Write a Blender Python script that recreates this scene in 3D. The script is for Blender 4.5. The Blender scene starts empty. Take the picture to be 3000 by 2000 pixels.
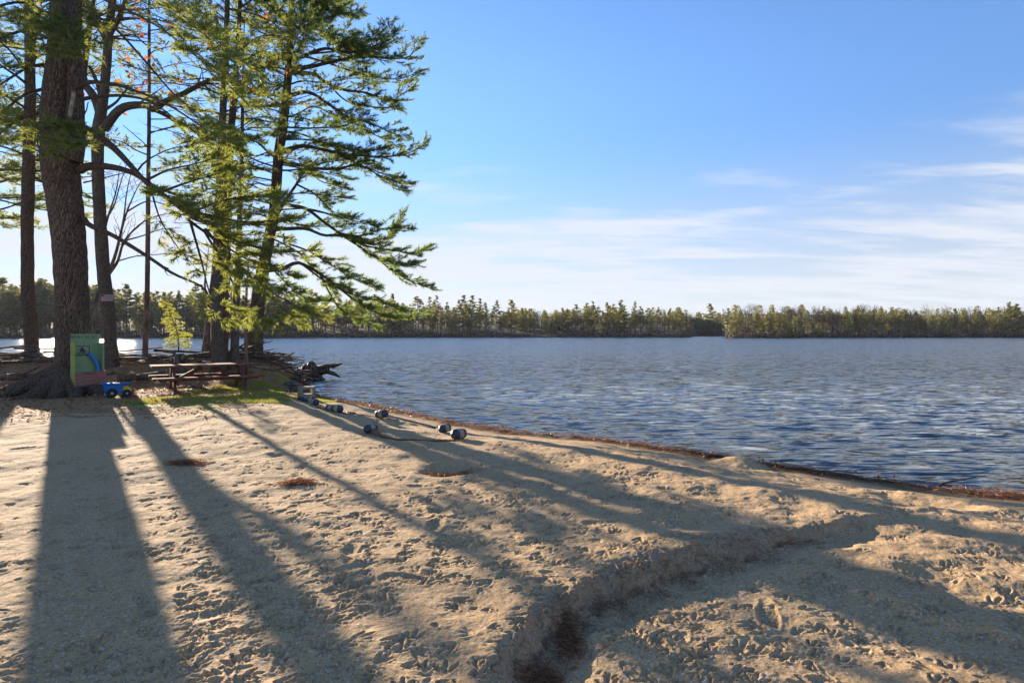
import bpy, math, random
import numpy as np
S = bpy.context.scene
COL = S.collection
rng = np.random.default_rng(7)
R = random.Random(11)

# ------------------------------------------------------------------ camera
F, CX, HY, CH = 1666.0, 1500.0, 978.0, 1.55          # focal length in photo pixels, principal column, horizon row, eye height
cam = bpy.data.cameras.new('camera')
cam.lens = 36.0 * F / 3000.0
cam.shift_y = (HY - 1000.0) / 3000.0
cam.clip_start, cam.clip_end = 0.05, 6000
cam_o = bpy.data.objects.new('camera', cam)
COL.objects.link(cam_o)
cam_o.location = (0, 0, CH)
cam_o.rotation_euler = (math.pi / 2, 0, 0)
S.camera = cam_o
# ------------------------------------------------------------------ sun, sky, exposure
SUN_EL, SUN_AZ = math.radians(11.5), math.radians(-38.25)
SKY_STRENGTH, SUN_STRENGTH, EXPOSURE = 0.12, 5.0, 1.7
sl = bpy.data.lights.new('sun', 'SUN')
sl.energy, sl.angle, sl.color = SUN_STRENGTH, math.radians(0.5), (1.0, 0.87, 0.70)
so = bpy.data.objects.new('sun', sl)
COL.objects.link(so)
so.rotation_euler = (math.pi / 2 - SUN_EL, 0, math.pi - SUN_AZ)
S.view_settings.view_transform = 'Standard'
S.view_settings.look = 'None'
S.view_settings.exposure = EXPOSURE
S.view_settings.gamma = 1.0
W = bpy.data.worlds.new('World')
S.world = W
W.use_nodes = True


def N(nt, t, **kw):
    n = nt.nodes.new('ShaderNode' + t)
    for k, v in kw.items():
        if k.startswith('i_'):
            n.inputs[k[2:].replace('_', ' ')].default_value = v
        else:
            setattr(n, k, v)
    return n


def math_node(nt, op, a, b=None, clamp=False):
    n = N(nt, 'Math', operation=op)
    n.use_clamp = clamp
    for i, x in enumerate((a, b)):
        if x is None:
            continue
        if isinstance(x, (int, float)):
            n.inputs[i].default_value = x
        else:
            nt.links.new(x, n.inputs[i])
    return n.outputs[0]


def maprange(nt, x, a, b, c=0.0, d=1.0, smooth=True):
    n = N(nt, 'MapRange')
    n.interpolation_type = 'SMOOTHSTEP' if smooth else 'LINEAR'
    nt.links.new(x, n.inputs[0])
    for i, v in enumerate((a, b, c, d)):
        n.inputs[i + 1].default_value = v
    return n.outputs[0]


def mixc(nt, fac, a, b, blend='MIX'):
    n = N(nt, 'Mix', data_type='RGBA', blend_type=blend)
    for sock, x in ((n.inputs[0], fac), (n.inputs[6], a), (n.inputs[7], b)):
        if isinstance(x, (int, float)):
            sock.default_value = x
        elif isinstance(x, tuple):
            sock.default_value = (*x, 1.0) if len(x) == 3 else x
        else:
            nt.links.new(x, sock)
    return n.outputs[2]


nt = W.node_tree
bg = nt.nodes['Background']
sky = N(nt, 'TexSky', sky_type='NISHITA', sun_disc=False)
sky.sun_elevation, sky.sun_rotation = SUN_EL, SUN_AZ
sky.ozone_density, sky.dust_density, sky.air_density = 6.0, 0.0, 1.0
hs = N(nt, 'HueSaturation', i_Saturation=1.0, i_Value=1.0)
nt.links.new(sky.outputs[0], hs.inputs['Color'])
tc = N(nt, 'TexCoord')
sep = N(nt, 'SeparateXYZ')
nt.links.new(tc.outputs['Generated'], sep.inputs[0])
# cloud sheet: the view direction meets a high flat layer
zz = math_node(nt, 'ADD', math_node(nt, 'MAXIMUM', sep.outputs[2], 0.0), 0.10)
cx_ = math_node(nt, 'DIVIDE', sep.outputs[0], zz)
cy_ = math_node(nt, 'DIVIDE', sep.outputs[1], zz)
comb = N(nt, 'CombineXYZ')
nt.links.new(math_node(nt, 'MULTIPLY', math_node(nt, 'ADD', cx_, math_node(nt, 'MULTIPLY', cy_, 0.25)), 0.32), comb.inputs[0])
nt.links.new(cy_, comb.inputs[1])
n1 = N(nt, 'TexNoise', i_Scale=1.7, i_Detail=6.0, i_Roughness=0.55, i_Distortion=0.6)
nt.links.new(comb.outputs[0], n1.inputs['Vector'])
n2 = N(nt, 'TexNoise', i_Scale=4.6, i_Detail=5.0, i_Roughness=0.6, i_Distortion=0.4)
nt.links.new(comb.outputs[0], n2.inputs['Vector'])
cl = math_node(nt, 'ADD', math_node(nt, 'MULTIPLY', n1.outputs[0], 0.7), math_node(nt, 'MULTIPLY', n2.outputs[0], 0.3))
low = maprange(nt, sep.outputs[2], 0.40, 0.16)                      # the bank of cloud lies low over the horizon
thr = math_node(nt, 'SUBTRACT', cl, maprange(nt, sep.outputs[2], 0.10, 0.36, 0.40, 0.60))
cf = math_node(nt, 'MULTIPLY', maprange(nt, thr, -0.02, 0.16), math_node(nt, 'MULTIPLY', low, 0.9))
veil = maprange(nt, sep.outputs[2], 0.34, 0.0, 0.0, 0.72)
cf = math_node(nt, 'ADD', cf, math_node(nt, 'MULTIPLY', veil, math_node(nt, 'SUBTRACT', 1.0, cf)), True)
tone = mixc(nt, 1.0, hs.outputs[0], (1.36, 0.96, 0.85), 'MULTIPLY')
tone = mixc(nt, 1.0, tone, mixc(nt, maprange(nt, sep.outputs[2], 0.0, 0.45), (0.50, 0.50, 0.52), (1, 1, 1)), 'MULTIPLY')
cloud = mixc(nt, cf, tone, (2.15, 2.25, 2.48))
nt.links.new(cloud, bg.inputs[0])
bg.inputs[1].default_value = SKY_STRENGTH


# ------------------------------------------------------------------ helpers
def ss(t):
    t = np.clip(t, 0, 1)
    return t * t * (3 - 2 * t)


_perm = np.random.default_rng(3).permutation(256)
_perm = np.concatenate([_perm, _perm])
_ga = np.random.default_rng(4).uniform(0, 2 * np.pi, 256)
_gx, _gy = np.cos(_ga), np.sin(_ga)


def perlin(x, y):
    x, y = np.asarray(x, float), np.asarray(y, float)
    xi, yi = np.floor(x).astype(int), np.floor(y).astype(int)
    xf, yf = x - xi, y - yi
    u, v = xf**3 * (xf * (6 * xf - 15) + 10), yf**3 * (yf * (6 * yf - 15) + 10)

    def g(ix, iy, dx, dy):
        h = _perm[_perm[ix & 255] + (iy & 255)]
        return _gx[h] * dx + _gy[h] * dy
    a = g(xi, yi, xf, yf) * (1 - u) + g(xi + 1, yi, xf - 1, yf) * u
    b = g(xi, yi + 1, xf, yf - 1) * (1 - u) + g(xi + 1, yi + 1, xf - 1, yf - 1) * u
    return (a * (1 - v) + b * v) * 1.5


def fbm(x, y, o=4):
    s, a, t = 0, 1.0, 0
    for i in range(o):
        s = s + a * perlin(x * 2**i + 17.3 * i, y * 2**i - 9.1 * i)
        t += a
        a *= 0.5
    return s / t


def at(px, py, d):
    """photo pixel -> world point at depth d"""
    return np.array([(px - CX) / F * d, d, CH + (HY - py) / F * d])


def nrm(v):
    return v / (np.linalg.norm(v, axis=-1, keepdims=True) + 1e-9)


class MB:
    """collects geometry; build() links ONE mesh object"""
    def __init__(s):
        s.v, s.f, s.m, s.t, s.n = [], [], [], [], 0

    def add(s, v, f, m=0, tint=0.5):
        v = np.asarray(v, float).reshape(-1, 3)
        f = np.asarray(f, int)
        s.v.append(v)
        s.f.append(f + s.n)
        s.m.append(np.full(len(f), m))
        s.t.append(np.broadcast_to(np.asarray(tint, float), (len(v),)))
        s.n += len(v)
        return s

    def tube(s, pts, rad, sides=8, m=0, tint=0.5, rough=0.0, freq=3.0, cap=True, oval=1.0):
        pts = np.asarray(pts, float)
        rad = np.broadcast_to(np.asarray(rad, float), (len(pts),))
        tan = nrm(np.gradient(pts, axis=0))
        ref = np.array([0.0, 0, 1]) if abs(tan[0][2]) < 0.9 else np.array([0, 1.0, 0])
        a0 = nrm(np.cross(tan[0], ref))
        A = [a0]
        for t in tan[1:]:
            a = A[-1] - t * np.dot(A[-1], t)
            A.append(a / (np.linalg.norm(a) + 1e-9))
        A = np.array(A)
        B = np.cross(tan, A)
        th = np.arange(sides) * 2 * np.pi / sides
        rr = rad[:, None] * np.ones(sides)
        if rough:
            k = np.arange(len(pts))[:, None]
            rr = rr * (1 + rough * perlin(np.cos(th)[None] * 1.7 * freq / 3 + k * 0.37 + pts[0, 0], np.sin(th)[None] * 1.7 * freq / 3 + k * 0.21 + pts[0, 1]))
        V = pts[:, None] + rr[..., None] * (A[:, None] * np.cos(th)[None, :, None] + B[:, None] * np.sin(th)[None, :, None] * oval)
        n = len(pts)
        i, j = np.meshgrid(np.arange(n - 1), np.arange(sides), indexing='ij')
        q = np.stack([i * sides + j, i * sides + (j + 1) % sides, (i + 1) * sides + (j + 1) % sides, (i + 1) * sides + j], -1).reshape(-1, 4)
        s.add(V, q, m, tint)
        if cap:
            for ring, c, flip in ((V[0], pts[0], True), (V[-1], pts[-1], False)):
                vv = np.vstack([ring, c[None]])
                jj = np.arange(sides)
                tri = np.stack([jj, (jj + 1) % sides, np.full(sides, sides)], -1)
                s.add(vv, tri[:, ::-1] if flip else tri, m, tint if np.isscalar(tint) else 0.5)
        return s

    def cones(s, P0, P1, r0, r1, sides=3, m=0, tint=0.5):
        P0, P1 = np.asarray(P0, float).reshape(-1, 3), np.asarray(P1, float).reshape(-1, 3)
        n = len(P0)
        if n == 0:
            return s
        r0, r1 = np.broadcast_to(r0, (n,)), np.broadcast_to(r1, (n,))
        d = nrm(P1 - P0)
        ref = np.where(np.abs(d[:, 2:3]) < 0.9, np.array([[0, 0, 1.0]]), np.array([[1.0, 0, 0]]))
        a = nrm(np.cross(d, ref))
        b = np.cross(d, a)
        th = np.arange(sides) * 2 * np.pi / sides
        c = a[:, None] * np.cos(th)[None, :, None] + b[:, None] * np.sin(th)[None, :, None]
        V = np.concatenate([P0[:, None] + c * r0[:, None, None], P1[:, None] + c * r1[:, None, None]], 1)
        j = np.arange(sides)
        q = np.stack([j, (j + 1) % sides, sides + (j + 1) % sides, sides + j], -1)
        f = (np.arange(n)[:, None, None] * 2 * sides + q[None]).reshape(-1, 4)
        return s.add(V, f, m, tint if np.isscalar(tint) else np.repeat(tint, 2 * sides))

    def box(s, c, size, rot=None, m=0, tint=0.5, bevel=0.0):
        """box centred at c; bevel chamfers every edge"""
        hx, hy, hz = np.asarray(size, float) / 2
        bm = bmesh.new()
        bmesh.ops.create_cube(bm, size=1.0)
        for v in bm.verts:
            v.co = (v.co.x * 2 * hx, v.co.y * 2 * hy, v.co.z * 2 * hz)
        if bevel:
            bmesh.ops.bevel(bm, geom=list(bm.edges), offset=bevel, segments=1, affect='EDGES')
        bm.verts.index_update()
        V = np.array([v.co[:] for v in bm.verts])
        if rot is not None:
            V = V @ np.asarray(rot).T
        V = V + np.asarray(c, float)
        base = s.n
        s.v.append(V)
        s.t.append(np.full(len(V), tint))
        s.n += len(V)
        for k in (3, 4):
            fs = [[x.index for x in f.verts] for f in bm.faces if len(f.verts) == k]
            if fs:
                s.f.append(np.array(fs) + base)
                s.m.append(np.full(len(fs), m))
        bm.free()
        return s

    def bar(s, p0, p1, w, h, up=(0, 0, 1), m=0, tint=0.5, bevel=0.0):
        """rectangular bar from p0 to p1, w across, h along up"""
        p0, p1 = np.asarray(p0, float), np.asarray(p1, float)
        x = nrm(p1 - p0)
        y = nrm(np.cross(np.asarray(up, float), x))
        z = np.cross(x, y)
        return s.box((p0 + p1) / 2, (np.linalg.norm(p1 - p0), w, h), np.stack([x, y, z], 1), m, tint, bevel)

    def lathe(s, prof, sides=16, rot=None, c=(0, 0, 0), m=0):
        prof = np.asarray(prof, float)
        th = np.arange(sides) * 2 * np.pi / sides
        V = np.stack([prof[:, :1] * np.cos(th), prof[:, :1] * np.sin(th), prof[:, 1:2] + 0 * th], -1).reshape(-1, 3)
        if rot is not None:
            V = V @ np.asarray(rot).T
        V = V + np.asarray(c, float)
        n = len(prof)
        i, j = np.meshgrid(np.arange(n - 1), np.arange(sides), indexing='ij')
        q = np.stack([i * sides + j, i * sides + (j + 1) % sides, (i + 1) * sides + (j + 1) % sides, (i + 1) * sides + j], -1).reshape(-1, 4)
        return s.add(V, q, m)

    def build(s, name, mats, parent=None, smooth=True, origin=None):
        if not isinstance(mats, (list, tuple)):
            mats = [mats]
        me = bpy.data.meshes.new(name)
        V = np.vstack(s.v)
        if origin is not None:
            V = V - np.asarray(origin, float)
        sizes = np.concatenate([np.full(len(f), f.shape[1]) for f in s.f])
        loops = np.concatenate([f.ravel() for f in s.f])
        me.vertices.add(len(V))
        me.vertices.foreach_set('co', V.astype(np.float32).ravel())
        me.loops.add(len(loops))
        me.loops.foreach_set('vertex_index', loops.astype(np.int32))
        me.polygons.add(len(sizes))
        me.polygons.foreach_set('loop_start', np.concatenate([[0], np.cumsum(sizes)[:-1]]).astype(np.int32))
        me.polygons.foreach_set('material_index', np.concatenate(s.m).astype(np.int32))
        me.polygons.foreach_set('use_smooth', np.full(len(sizes), smooth))
        at_ = me.attributes.new('tint', 'FLOAT', 'POINT')
        at_.data.foreach_set('value', np.concatenate(s.t).astype(np.float32))
        for m in mats:
            me.materials.append(m)
        me.update(calc_edges=True)
        o = bpy.data.objects.new(name, me)
        COL.objects.link(o)
        if parent is not None:
            o.parent = parent
        if origin is not None and parent is None:
            o.location = origin
        return o


import bmesh


def tag(o, label=None, cat=None, group=None, kind=None):
    for k, v in (('label', label), ('category', cat), ('group', group), ('kind', kind)):
        if v:
            o[k] = v
    return o


def thing(name, label, cat, loc=(0, 0, 0), group=None, rotz=0.0):
    o = bpy.data.objects.new(name, None)
    COL.objects.link(o)
    o.location = [float(q) for q in loc]
    o.rotation_euler = (0, 0, rotz)
    o.empty_display_size = 0.2
    return tag(o, label, cat, group)


def copy_tree(o, parent=None):
    c = o.copy()
    COL.objects.link(c)
    c.parent = parent
    for ch in list(o.children):
        copy_tree(ch, c)
    return c


# ------------------------------------------------------------------ materials
def new_mat(name):
    m = bpy.data.materials.new(name)
    m.use_nodes = True
    return m, m.node_tree, m.node_tree.nodes['Principled BSDF']


def noise(nt, vec, scale, detail=4.0, rough=0.55, dist=0.0):
    n = N(nt, 'TexNoise', i_Scale=scale, i_Detail=detail, i_Roughness=rough, i_Distortion=dist)
    if vec is not None:
        nt.links.new(vec, n.inputs['Vector'])
    return n.outputs[0]


def objco(nt, scale=(1, 1, 1)):
    t = N(nt, 'TexCoord')
    mp = N(nt, 'Mapping')
    mp.inputs['Scale'].default_value = scale
    nt.links.new(t.outputs['Object'], mp.inputs[0])
    return mp.outputs[0]


def bump(nt, h, strength, dist, normal=None):
    b = N(nt, 'Bump', i_Strength=strength, i_Distance=dist)
    nt.links.new(h, b.inputs['Height'])
    if normal is not None:
        nt.links.new(normal, b.inputs['Normal'])
    return b.outputs[0]


def attr(nt, name):
    a = N(nt, 'Attribute')
    a.attribute_name = name
    return a.outputs['Fac']


def simple(name, c1, c2, scale=8.0, rough=0.7, bstr=0.3, bdist=0.01, stretch=(1, 1, 1), spec=0.3):
    m, nt, p = new_mat(name)
    v = objco(nt, stretch)
    n = noise(nt, v, scale, 6.0)
    nt.links.new(mixc(nt, maprange(nt, n, 0.35, 0.65), c1, c2), p.inputs['Base Color'])
    p.inputs['Roughness'].default_value = rough
    p.inputs['Specular IOR Level'].default_value = spec
    if bstr:
        nt.links.new(bump(nt, n, bstr, bdist), p.inputs['Normal'])
    return m


def bark(name, c1, c2, ridge=9.0, depth=0.03, lichen=0.3):
    m, nt, p = new_mat(name)
    v = objco(nt, (1, 1, 0.16))
    wob = noise(nt, v, ridge * 0.6, 3.0)
    vo = N(nt, 'TexVoronoi', feature='DISTANCE_TO_EDGE')
    vo.inputs['Scale'].default_value = ridge
    mv = N(nt, 'VectorMath', operation='ADD')
    cmb = N(nt, 'CombineXYZ')
    for i in range(3):
        nt.links.new(math_node(nt, 'MULTIPLY', wob, 0.25), cmb.inputs[i])
    nt.links.new(v, mv.inputs[0])
    nt.links.new(cmb.outputs[0], mv.inputs[1])
    nt.links.new(mv.outputs[0], vo.inputs['Vector'])
    fine = noise(nt, objco(nt, (1, 1, 0.5)), ridge * 5, 6.0)
    h = math_node(nt, 'ADD', maprange(nt, vo.outputs[0], 0.0, 0.22), math_node(nt, 'MULTIPLY', fine, 0.5))
    c = mixc(nt, maprange(nt, h, 0.15, 1.2), c1, c2)
    li = noise(nt, objco(nt), 3.2, 5.0, 0.6)
    c = mixc(nt, maprange(nt, li, 0.60, 0.72, 0.0, lichen), c, (0.17, 0.18, 0.12))
    nt.links.new(c, p.inputs['Base Color'])
    p.inputs['Roughness'].default_value = 0.9
    p.inputs['Specular IOR Level'].default_value = 0.15
    nt.links.new(bump(nt, h, 0.9, depth), p.inputs['Normal'])
    return m


def leafy(name, dark, light, trans, tw=0.5, vary=0.0):
    m, nt, p = new_mat(name)
    nt.nodes.remove(p)
    out = nt.nodes['Material Output']
    t = attr(nt, 'tint')
    if vary:
        oi = N(nt, 'ObjectInfo')
        t = math_node(nt, 'ADD', math_node(nt, 'MULTIPLY', t, 0.55), maprange(nt, oi.outputs['Random'], 0.2, 0.95, -0.15, vary), True)
    c = mixc(nt, t, dark, light)
    ct = mixc(nt, t, tuple(x * 0.7 for x in trans), trans)
    d = N(nt, 'BsdfDiffuse')
    nt.links.new(c, d.inputs[0])
    tr = N(nt, 'BsdfTranslucent')
    nt.links.new(ct, tr.inputs[0])
    mx = N(nt, 'MixShader')
    mx.inputs[0].default_value = tw
    nt.links.new(d.outputs[0], mx.inputs[1])
    nt.links.new(tr.outputs[0], mx.inputs[2])
    g = N(nt, 'BsdfGlossy')
    g.inputs['Roughness'].default_value = 0.45
    g.inputs['Color'].default_value = (0.8, 0.85, 0.8, 1)
    m2 = N(nt, 'MixShader')
    m2.inputs[0].default_value = 0.045
    nt.links.new(mx.outputs[0], m2.inputs[1])
    nt.links.new(g.outputs[0], m2.inputs[2])
    nt.links.new(m2.outputs[0], out.inputs[0])
    return m


M = {}
M['pine_bark'] = bark('pine_bark', (0.06, 0.04, 0.028), (0.23, 0.165, 0.115), 30.0, 0.025)
M['pine_bark_fine'] = bark('pine_bark_fine', (0.05, 0.034, 0.025), (0.21, 0.15, 0.105), 36.0, 0.016)
M['oak_bark'] = bark('oak_bark', (0.06, 0.046, 0.034), (0.23, 0.175, 0.13), 38.0, 0.014, 0.5)
M['thin_bark'] = simple('thin_bark', (0.08, 0.053, 0.037), (0.2, 0.14, 0.1), 9, 0.9, 0.4, 0.01, (1, 1, 0.4))
M['twig'] = simple('twig', (0.05, 0.038, 0.03), (0.10, 0.08, 0.065), 6, 0.9, 0)
M['needle'] = leafy('pine_needles', (0.032, 0.06, 0.024), (0.16, 0.20, 0.05), (0.46, 0.48, 0.085), 0.52)
M['needle_deep'] = leafy('deep_pine_needles', (0.022, 0.052, 0.026), (0.11, 0.17, 0.05), (0.33, 0.40, 0.08), 0.5)
M['needle_far'] = leafy('far_needles', (0.022, 0.04, 0.02), (0.24, 0.21, 0.055), (0.36, 0.32, 0.065), 0.42, 0.6)
M['sapling'] = leafy('sapling_needles', (0.14, 0.18, 0.04), (0.26, 0.28, 0.06), (0.62, 0.6, 0.1), 0.6)
M['oak_leaf'] = leafy('oak_leaf', (0.22, 0.05, 0.012), (0.34, 0.10, 0.02), (0.65, 0.16, 0.02), 0.6)
M['litter'] = leafy('dead_leaves', (0.15, 0.066, 0.028), (0.50, 0.29, 0.14), (0.40, 0.18, 0.06), 0.3)
M['red_needle'] = leafy('fallen_needles', (0.13, 0.05, 0.02), (0.44, 0.18, 0.07), (0.3, 0.11, 0.03), 0.25)
M['grass'] = leafy('grass_blades', (0.15, 0.16, 0.03), (0.34, 0.31, 0.06), (0.5, 0.46, 0.07), 0.45)
M['far_twig'] = simple('far_twig', (0.065, 0.046, 0.032), (0.125, 0.09, 0.062), 0.3, 0.95, 0)
M['far_trunk'] = simple('far_trunk', (0.08, 0.058, 0.042), (0.15, 0.11, 0.08), 0.5, 0.95, 0)
M['brush'] = leafy('brush', (0.03, 0.018, 0.013), (0.10, 0.055, 0.032), (0.09, 0.05, 0.025), 0.25)
M['driftwood'] = simple('driftwood', (0.07, 0.046, 0.03), (0.17, 0.115, 0.075), 12, 0.9, 0.5, 0.02, (1, 1, 1))
M['wet_wood'] = simple('wet_wood', (0.03, 0.022, 0.016), (0.13, 0.10, 0.075), 9, 0.7, 0.7, 0.03, (1, 1, 0.4))
M['table_wood'] = simple('table_wood', (0.085, 0.034, 0.022), (0.16, 0.068, 0.044), 5, 0.75, 0.3, 0.006, (1, 6, 6))
M['table_top'] = simple('table_top_wood', (0.11, 0.045, 0.028), (0.23, 0.115, 0.075), 5, 0.9, 0.3, 0.005, (1, 8, 8), 0.1)
M['green_paint'] = simple('green_paint', (0.19, 0.285, 0.14), (0.23, 0.335, 0.165), 4, 0.65, 0.15, 0.004)
M['olive_paint'] = simple('olive_paint', (0.22, 0.25, 0.055), (0.27, 0.30, 0.075), 5, 0.7, 0.15, 0.004)
M['red_board'] = simple('red_board', (0.2, 0.095, 0.075), (0.33, 0.16, 0.125), 7, 0.8, 0.3, 0.006, (1, 1, 7))
M['stencil'] = simple('stencil_ink', (0.04, 0.04, 0.075), (0.055, 0.055, 0.09), 9, 0.8, 0)
M['foam_blue'] = simple('foam_blue', (0.03, 0.17, 0.50), (0.045, 0.21, 0.57), 30, 0.7, 0.2, 0.002)
M['toy_blue'] = simple('toy_blue', (0.004, 0.10, 0.33), (0.008, 0.13, 0.40), 6, 0.35, 0)
M['toy_yellow'] = simple('toy_yellow', (0.62, 0.36, 0.02), (0.68, 0.41, 0.03), 6, 0.4, 0)
M['toy_red'] = simple('toy_red', (0.5, 0.01, 0.02), (0.56, 0.02, 0.03), 6, 0.4, 0)
M['toy_black'] = simple('toy_black', (0.014, 0.014, 0.016), (0.025, 0.025, 0.028), 20, 0.6, 0.1, 0.002)
M['toy_grey'] = simple('toy_grey', (0.32, 0.32, 0.35), (0.4, 0.4, 0.43), 6, 0.5, 0)
M['concrete'] = simple('concrete', (0.17, 0.135, 0.095), (0.29, 0.24, 0.18), 25, 0.95, 0.6, 0.008)
M['float_blue'] = simple('float_blue', (0.028, 0.036, 0.046), (0.045, 0.065, 0.085), 18, 0.5, 0.15, 0.003)
M['float_white'] = simple('float_white', (0.24, 0.185, 0.115), (0.40, 0.32, 0.21), 14, 0.6, 0.15, 0.003)
M['rope'] = simple('rope', (0.10, 0.06, 0.03), (0.22, 0.14, 0.07), 60, 0.95, 0.6, 0.006)
M['poster'] = simple('poster', (0.22, 0.205, 0.22), (0.30, 0.28, 0.30), 6, 0.6, 0)
M['poster_ink'] = simple('poster_ink', (0.45, 0.17, 0.09), (0.52, 0.21, 0.11), 6, 0.6, 0)
M['poster_black'] = simple('poster_black', (0.01, 0.01, 0.01), (0.02, 0.02, 0.02), 6, 0.6, 0)
M['pale_wood'] = simple('pale_wood', (0.18, 0.15, 0.12), (0.34, 0.29, 0.24), 9, 0.8, 0.2, 0.01)
M['rock'] = simple('rock', (0.05, 0.042, 0.034), (0.15, 0.125, 0.10), 6, 0.9, 0.6, 0.03)

# sand, litter, moss, wet edge: one ground material steered by where each really lies
m, nt, p = new_mat('sand')
v = objco(nt)
big = noise(nt, v, 0.9, 5.0)
fine = noise(nt, v, 130.0, 3.0, 0.7)
mid = noise(nt, v, 22.0, 5.0, 0.65)
c = mixc(nt, maprange(nt, big, 0.3, 0.7), (0.485, 0.305, 0.145), (0.565, 0.36, 0.175))
c = mixc(nt, maprange(nt, mid, 0.3, 0.75, 0.0, 0.5), c, (0.40, 0.26, 0.125))
gr = N(nt, 'TexVoronoi', feature='F1')
gr.inputs['Scale'].default_value = 95.0
nt.links.new(v, gr.inputs['Vector'])
gcol = N(nt, 'SeparateColor')
nt.links.new(gr.outputs['Color'], gcol.inputs[0])
c = mixc(nt, math_node(nt, 'MULTIPLY', maprange(nt, gcol.outputs[0], 0.80, 0.86), 0.55), c, (0.15, 0.115, 0.085))
c = mixc(nt, math_node(nt, 'MULTIPLY', maprange(nt, gcol.outputs[1], 0.9, 0.94), 0.6), c, (0.60, 0.54, 0.45))
c = mixc(nt, maprange(nt, fine, 0.35, 0.7, 0.0, 0.35), c, (0.20, 0.15, 0.10))
lit_n = noise(nt, v, 7.0, 6.0, 0.7)
lit_f = noise(nt, objco(nt, (1, 1, 1)), 60.0, 4.0, 0.7)
lit_c = mixc(nt, maprange(nt, lit_f, 0.3, 0.7), (0.20, 0.10, 0.045), (0.46, 0.27, 0.125))
lm = maprange(nt, math_node(nt, 'ADD', attr(nt, 'litter'), math_node(nt, 'MULTIPLY', math_node(nt, 'SUBTRACT', lit_n, 0.5), 1.1)), 0.35, 0.65)
c = mixc(nt, lm, c, lit_c)
mo_c = mixc(nt, maprange(nt, lit_f, 0.3, 0.7), (0.17, 0.165, 0.035), (0.36, 0.32, 0.075))
mm = maprange(nt, math_node(nt, 'ADD', attr(nt, 'moss'), math_node(nt, 'MULTIPLY', math_node(nt, 'SUBTRACT', lit_n, 0.5), 1.0)), 0.35, 0.7)
c = mixc(nt, mm, c, mo_c)
rd = maprange(nt, math_node(nt, 'ADD', attr(nt, 'needles'), math_node(nt, 'MULTIPLY', math_node(nt, 'SUBTRACT', lit_n, 0.5), 1.2)), 0.4, 0.65)
c = mixc(nt, rd, c, mixc(nt, maprange(nt, lit_f, 0.3, 0.7), (0.12, 0.055, 0.028), (0.24, 0.11, 0.05)))
wet = attr(nt, 'wet')
c = mixc(nt, wet, c, mixc(nt, 1.0, c, (0.38, 0.34, 0.28), 'MULTIPLY'))
depth_muck = attr(nt, 'depth_muck')
c = mixc(nt, depth_muck, c, (0.035, 0.026, 0.014))  # dark muck offshore, its darkening standing in for light lost with depth
bank_tone = attr(nt, 'bank_tone')
c = mixc(nt, math_node(nt, 'MULTIPLY', bank_tone, 0.55), c, (0.20, 0.145, 0.095))  # darker brown tone along the channel bank face
nt.links.new(c, p.inputs['Base Color'])
p.inputs['Roughness'].default_value = 0.95
p.inputs['Specular IOR Level'].default_value = 0.15
hb = math_node(nt, 'ADD', math_node(nt, 'MULTIPLY', mid, 1.0), math_node(nt, 'ADD', math_node(nt, 'MULTIPLY', fine, 0.35), math_node(nt, 'MULTIPLY', maprange(nt, gcol.outputs[0], 0.7, 0.95), 0.25)))
nt.links.new(bump(nt, hb, 0.7, 0.012), p.inputs['Normal'])
M['sand'] = m

m, nt, p = new_mat('lake_water')
nt.nodes.remove(p)
out = nt.nodes['Material Output']
v = objco(nt, (0.24, 1, 1))
rot = N(nt, 'Mapping')
rot.inputs['Rotation'].default_value = (0, 0, math.radians(16))
nt.links.new(v, rot.inputs[0])
geo = N(nt, 'NewGeometry')
def nvec(scale, detail, amp):
    n_ = N(nt, 'TexNoise', i_Scale=scale, i_Detail=detail, i_Roughness=0.6, i_Distortion=0.3)
    nt.links.new(rot.outputs[0], n_.inputs['Vector'])
    v_ = N(nt, 'VectorMath', operation='SUBTRACT')
    nt.links.new(n_.outputs['Color'], v_.inputs[0])
    v_.inputs[1].default_value = (0.5, 0.5, 0.5)
    w_ = N(nt, 'VectorMath', operation='MULTIPLY')
    nt.links.new(v_.outputs[0], w_.inputs[0])
    w_.inputs[1].default_value = (amp * 1.1, amp, 0.0)
    return w_.outputs[0]
acc = geo.outputs['Normal']
for sc_, de_, am_ in ((2.2, 3.0, 0.4), (8.0, 4.0, 1.2)):
    ad = N(nt, 'VectorMath', operation='ADD')
    nt.links.new(acc, ad.inputs[0])
    nt.links.new(nvec(sc_, de_, am_), ad.inputs[1])
    acc = ad.outputs[0]
sp_ = N(nt, 'SeparateXYZ')
nt.links.new(N(nt, 'TexCoord').outputs['Object'], sp_.inputs[0])
cb_ = N(nt, 'CombineXYZ')
nt.links.new(maprange(nt, sp_.outputs[1], 12.0, 90.0, 0.0, -0.11), cb_.inputs[1])     # open-water normals tilted towards the eye so they reflect higher, bluer sky
ad = N(nt, 'VectorMath', operation='ADD')
nt.links.new(acc, ad.inputs[0])
nt.links.new(cb_.outputs[0], ad.inputs[1])
acc = ad.outputs[0]
nn = N(nt, 'VectorMath', operation='NORMALIZE')
nt.links.new(acc, nn.inputs[0])
nb = nn.outputs[0]
fr = N(nt, 'Fresnel')
fr.inputs[0].default_value = 1.333
nt.links.new(nb, fr.inputs['Normal'])
gl = N(nt, 'BsdfGlossy')
gl.inputs['Roughness'].default_value = 0.06
gl.inputs['Color'].default_value = (0.93, 0.935, 0.94, 1)
nt.links.new(nb, gl.inputs['Normal'])
tp = N(nt, 'BsdfTransparent')
tp.inputs[0].default_value = (0.50, 0.40, 0.26, 1)
mx = N(nt, 'MixShader')
nt.links.new(fr.outputs[0], mx.inputs[0])
nt.links.new(tp.outputs[0], mx.inputs[1])
nt.links.new(gl.outputs[0], mx.inputs[2])
nt.links.new(mx.outputs[0], out.inputs[0])
M['water'] = m
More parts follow.
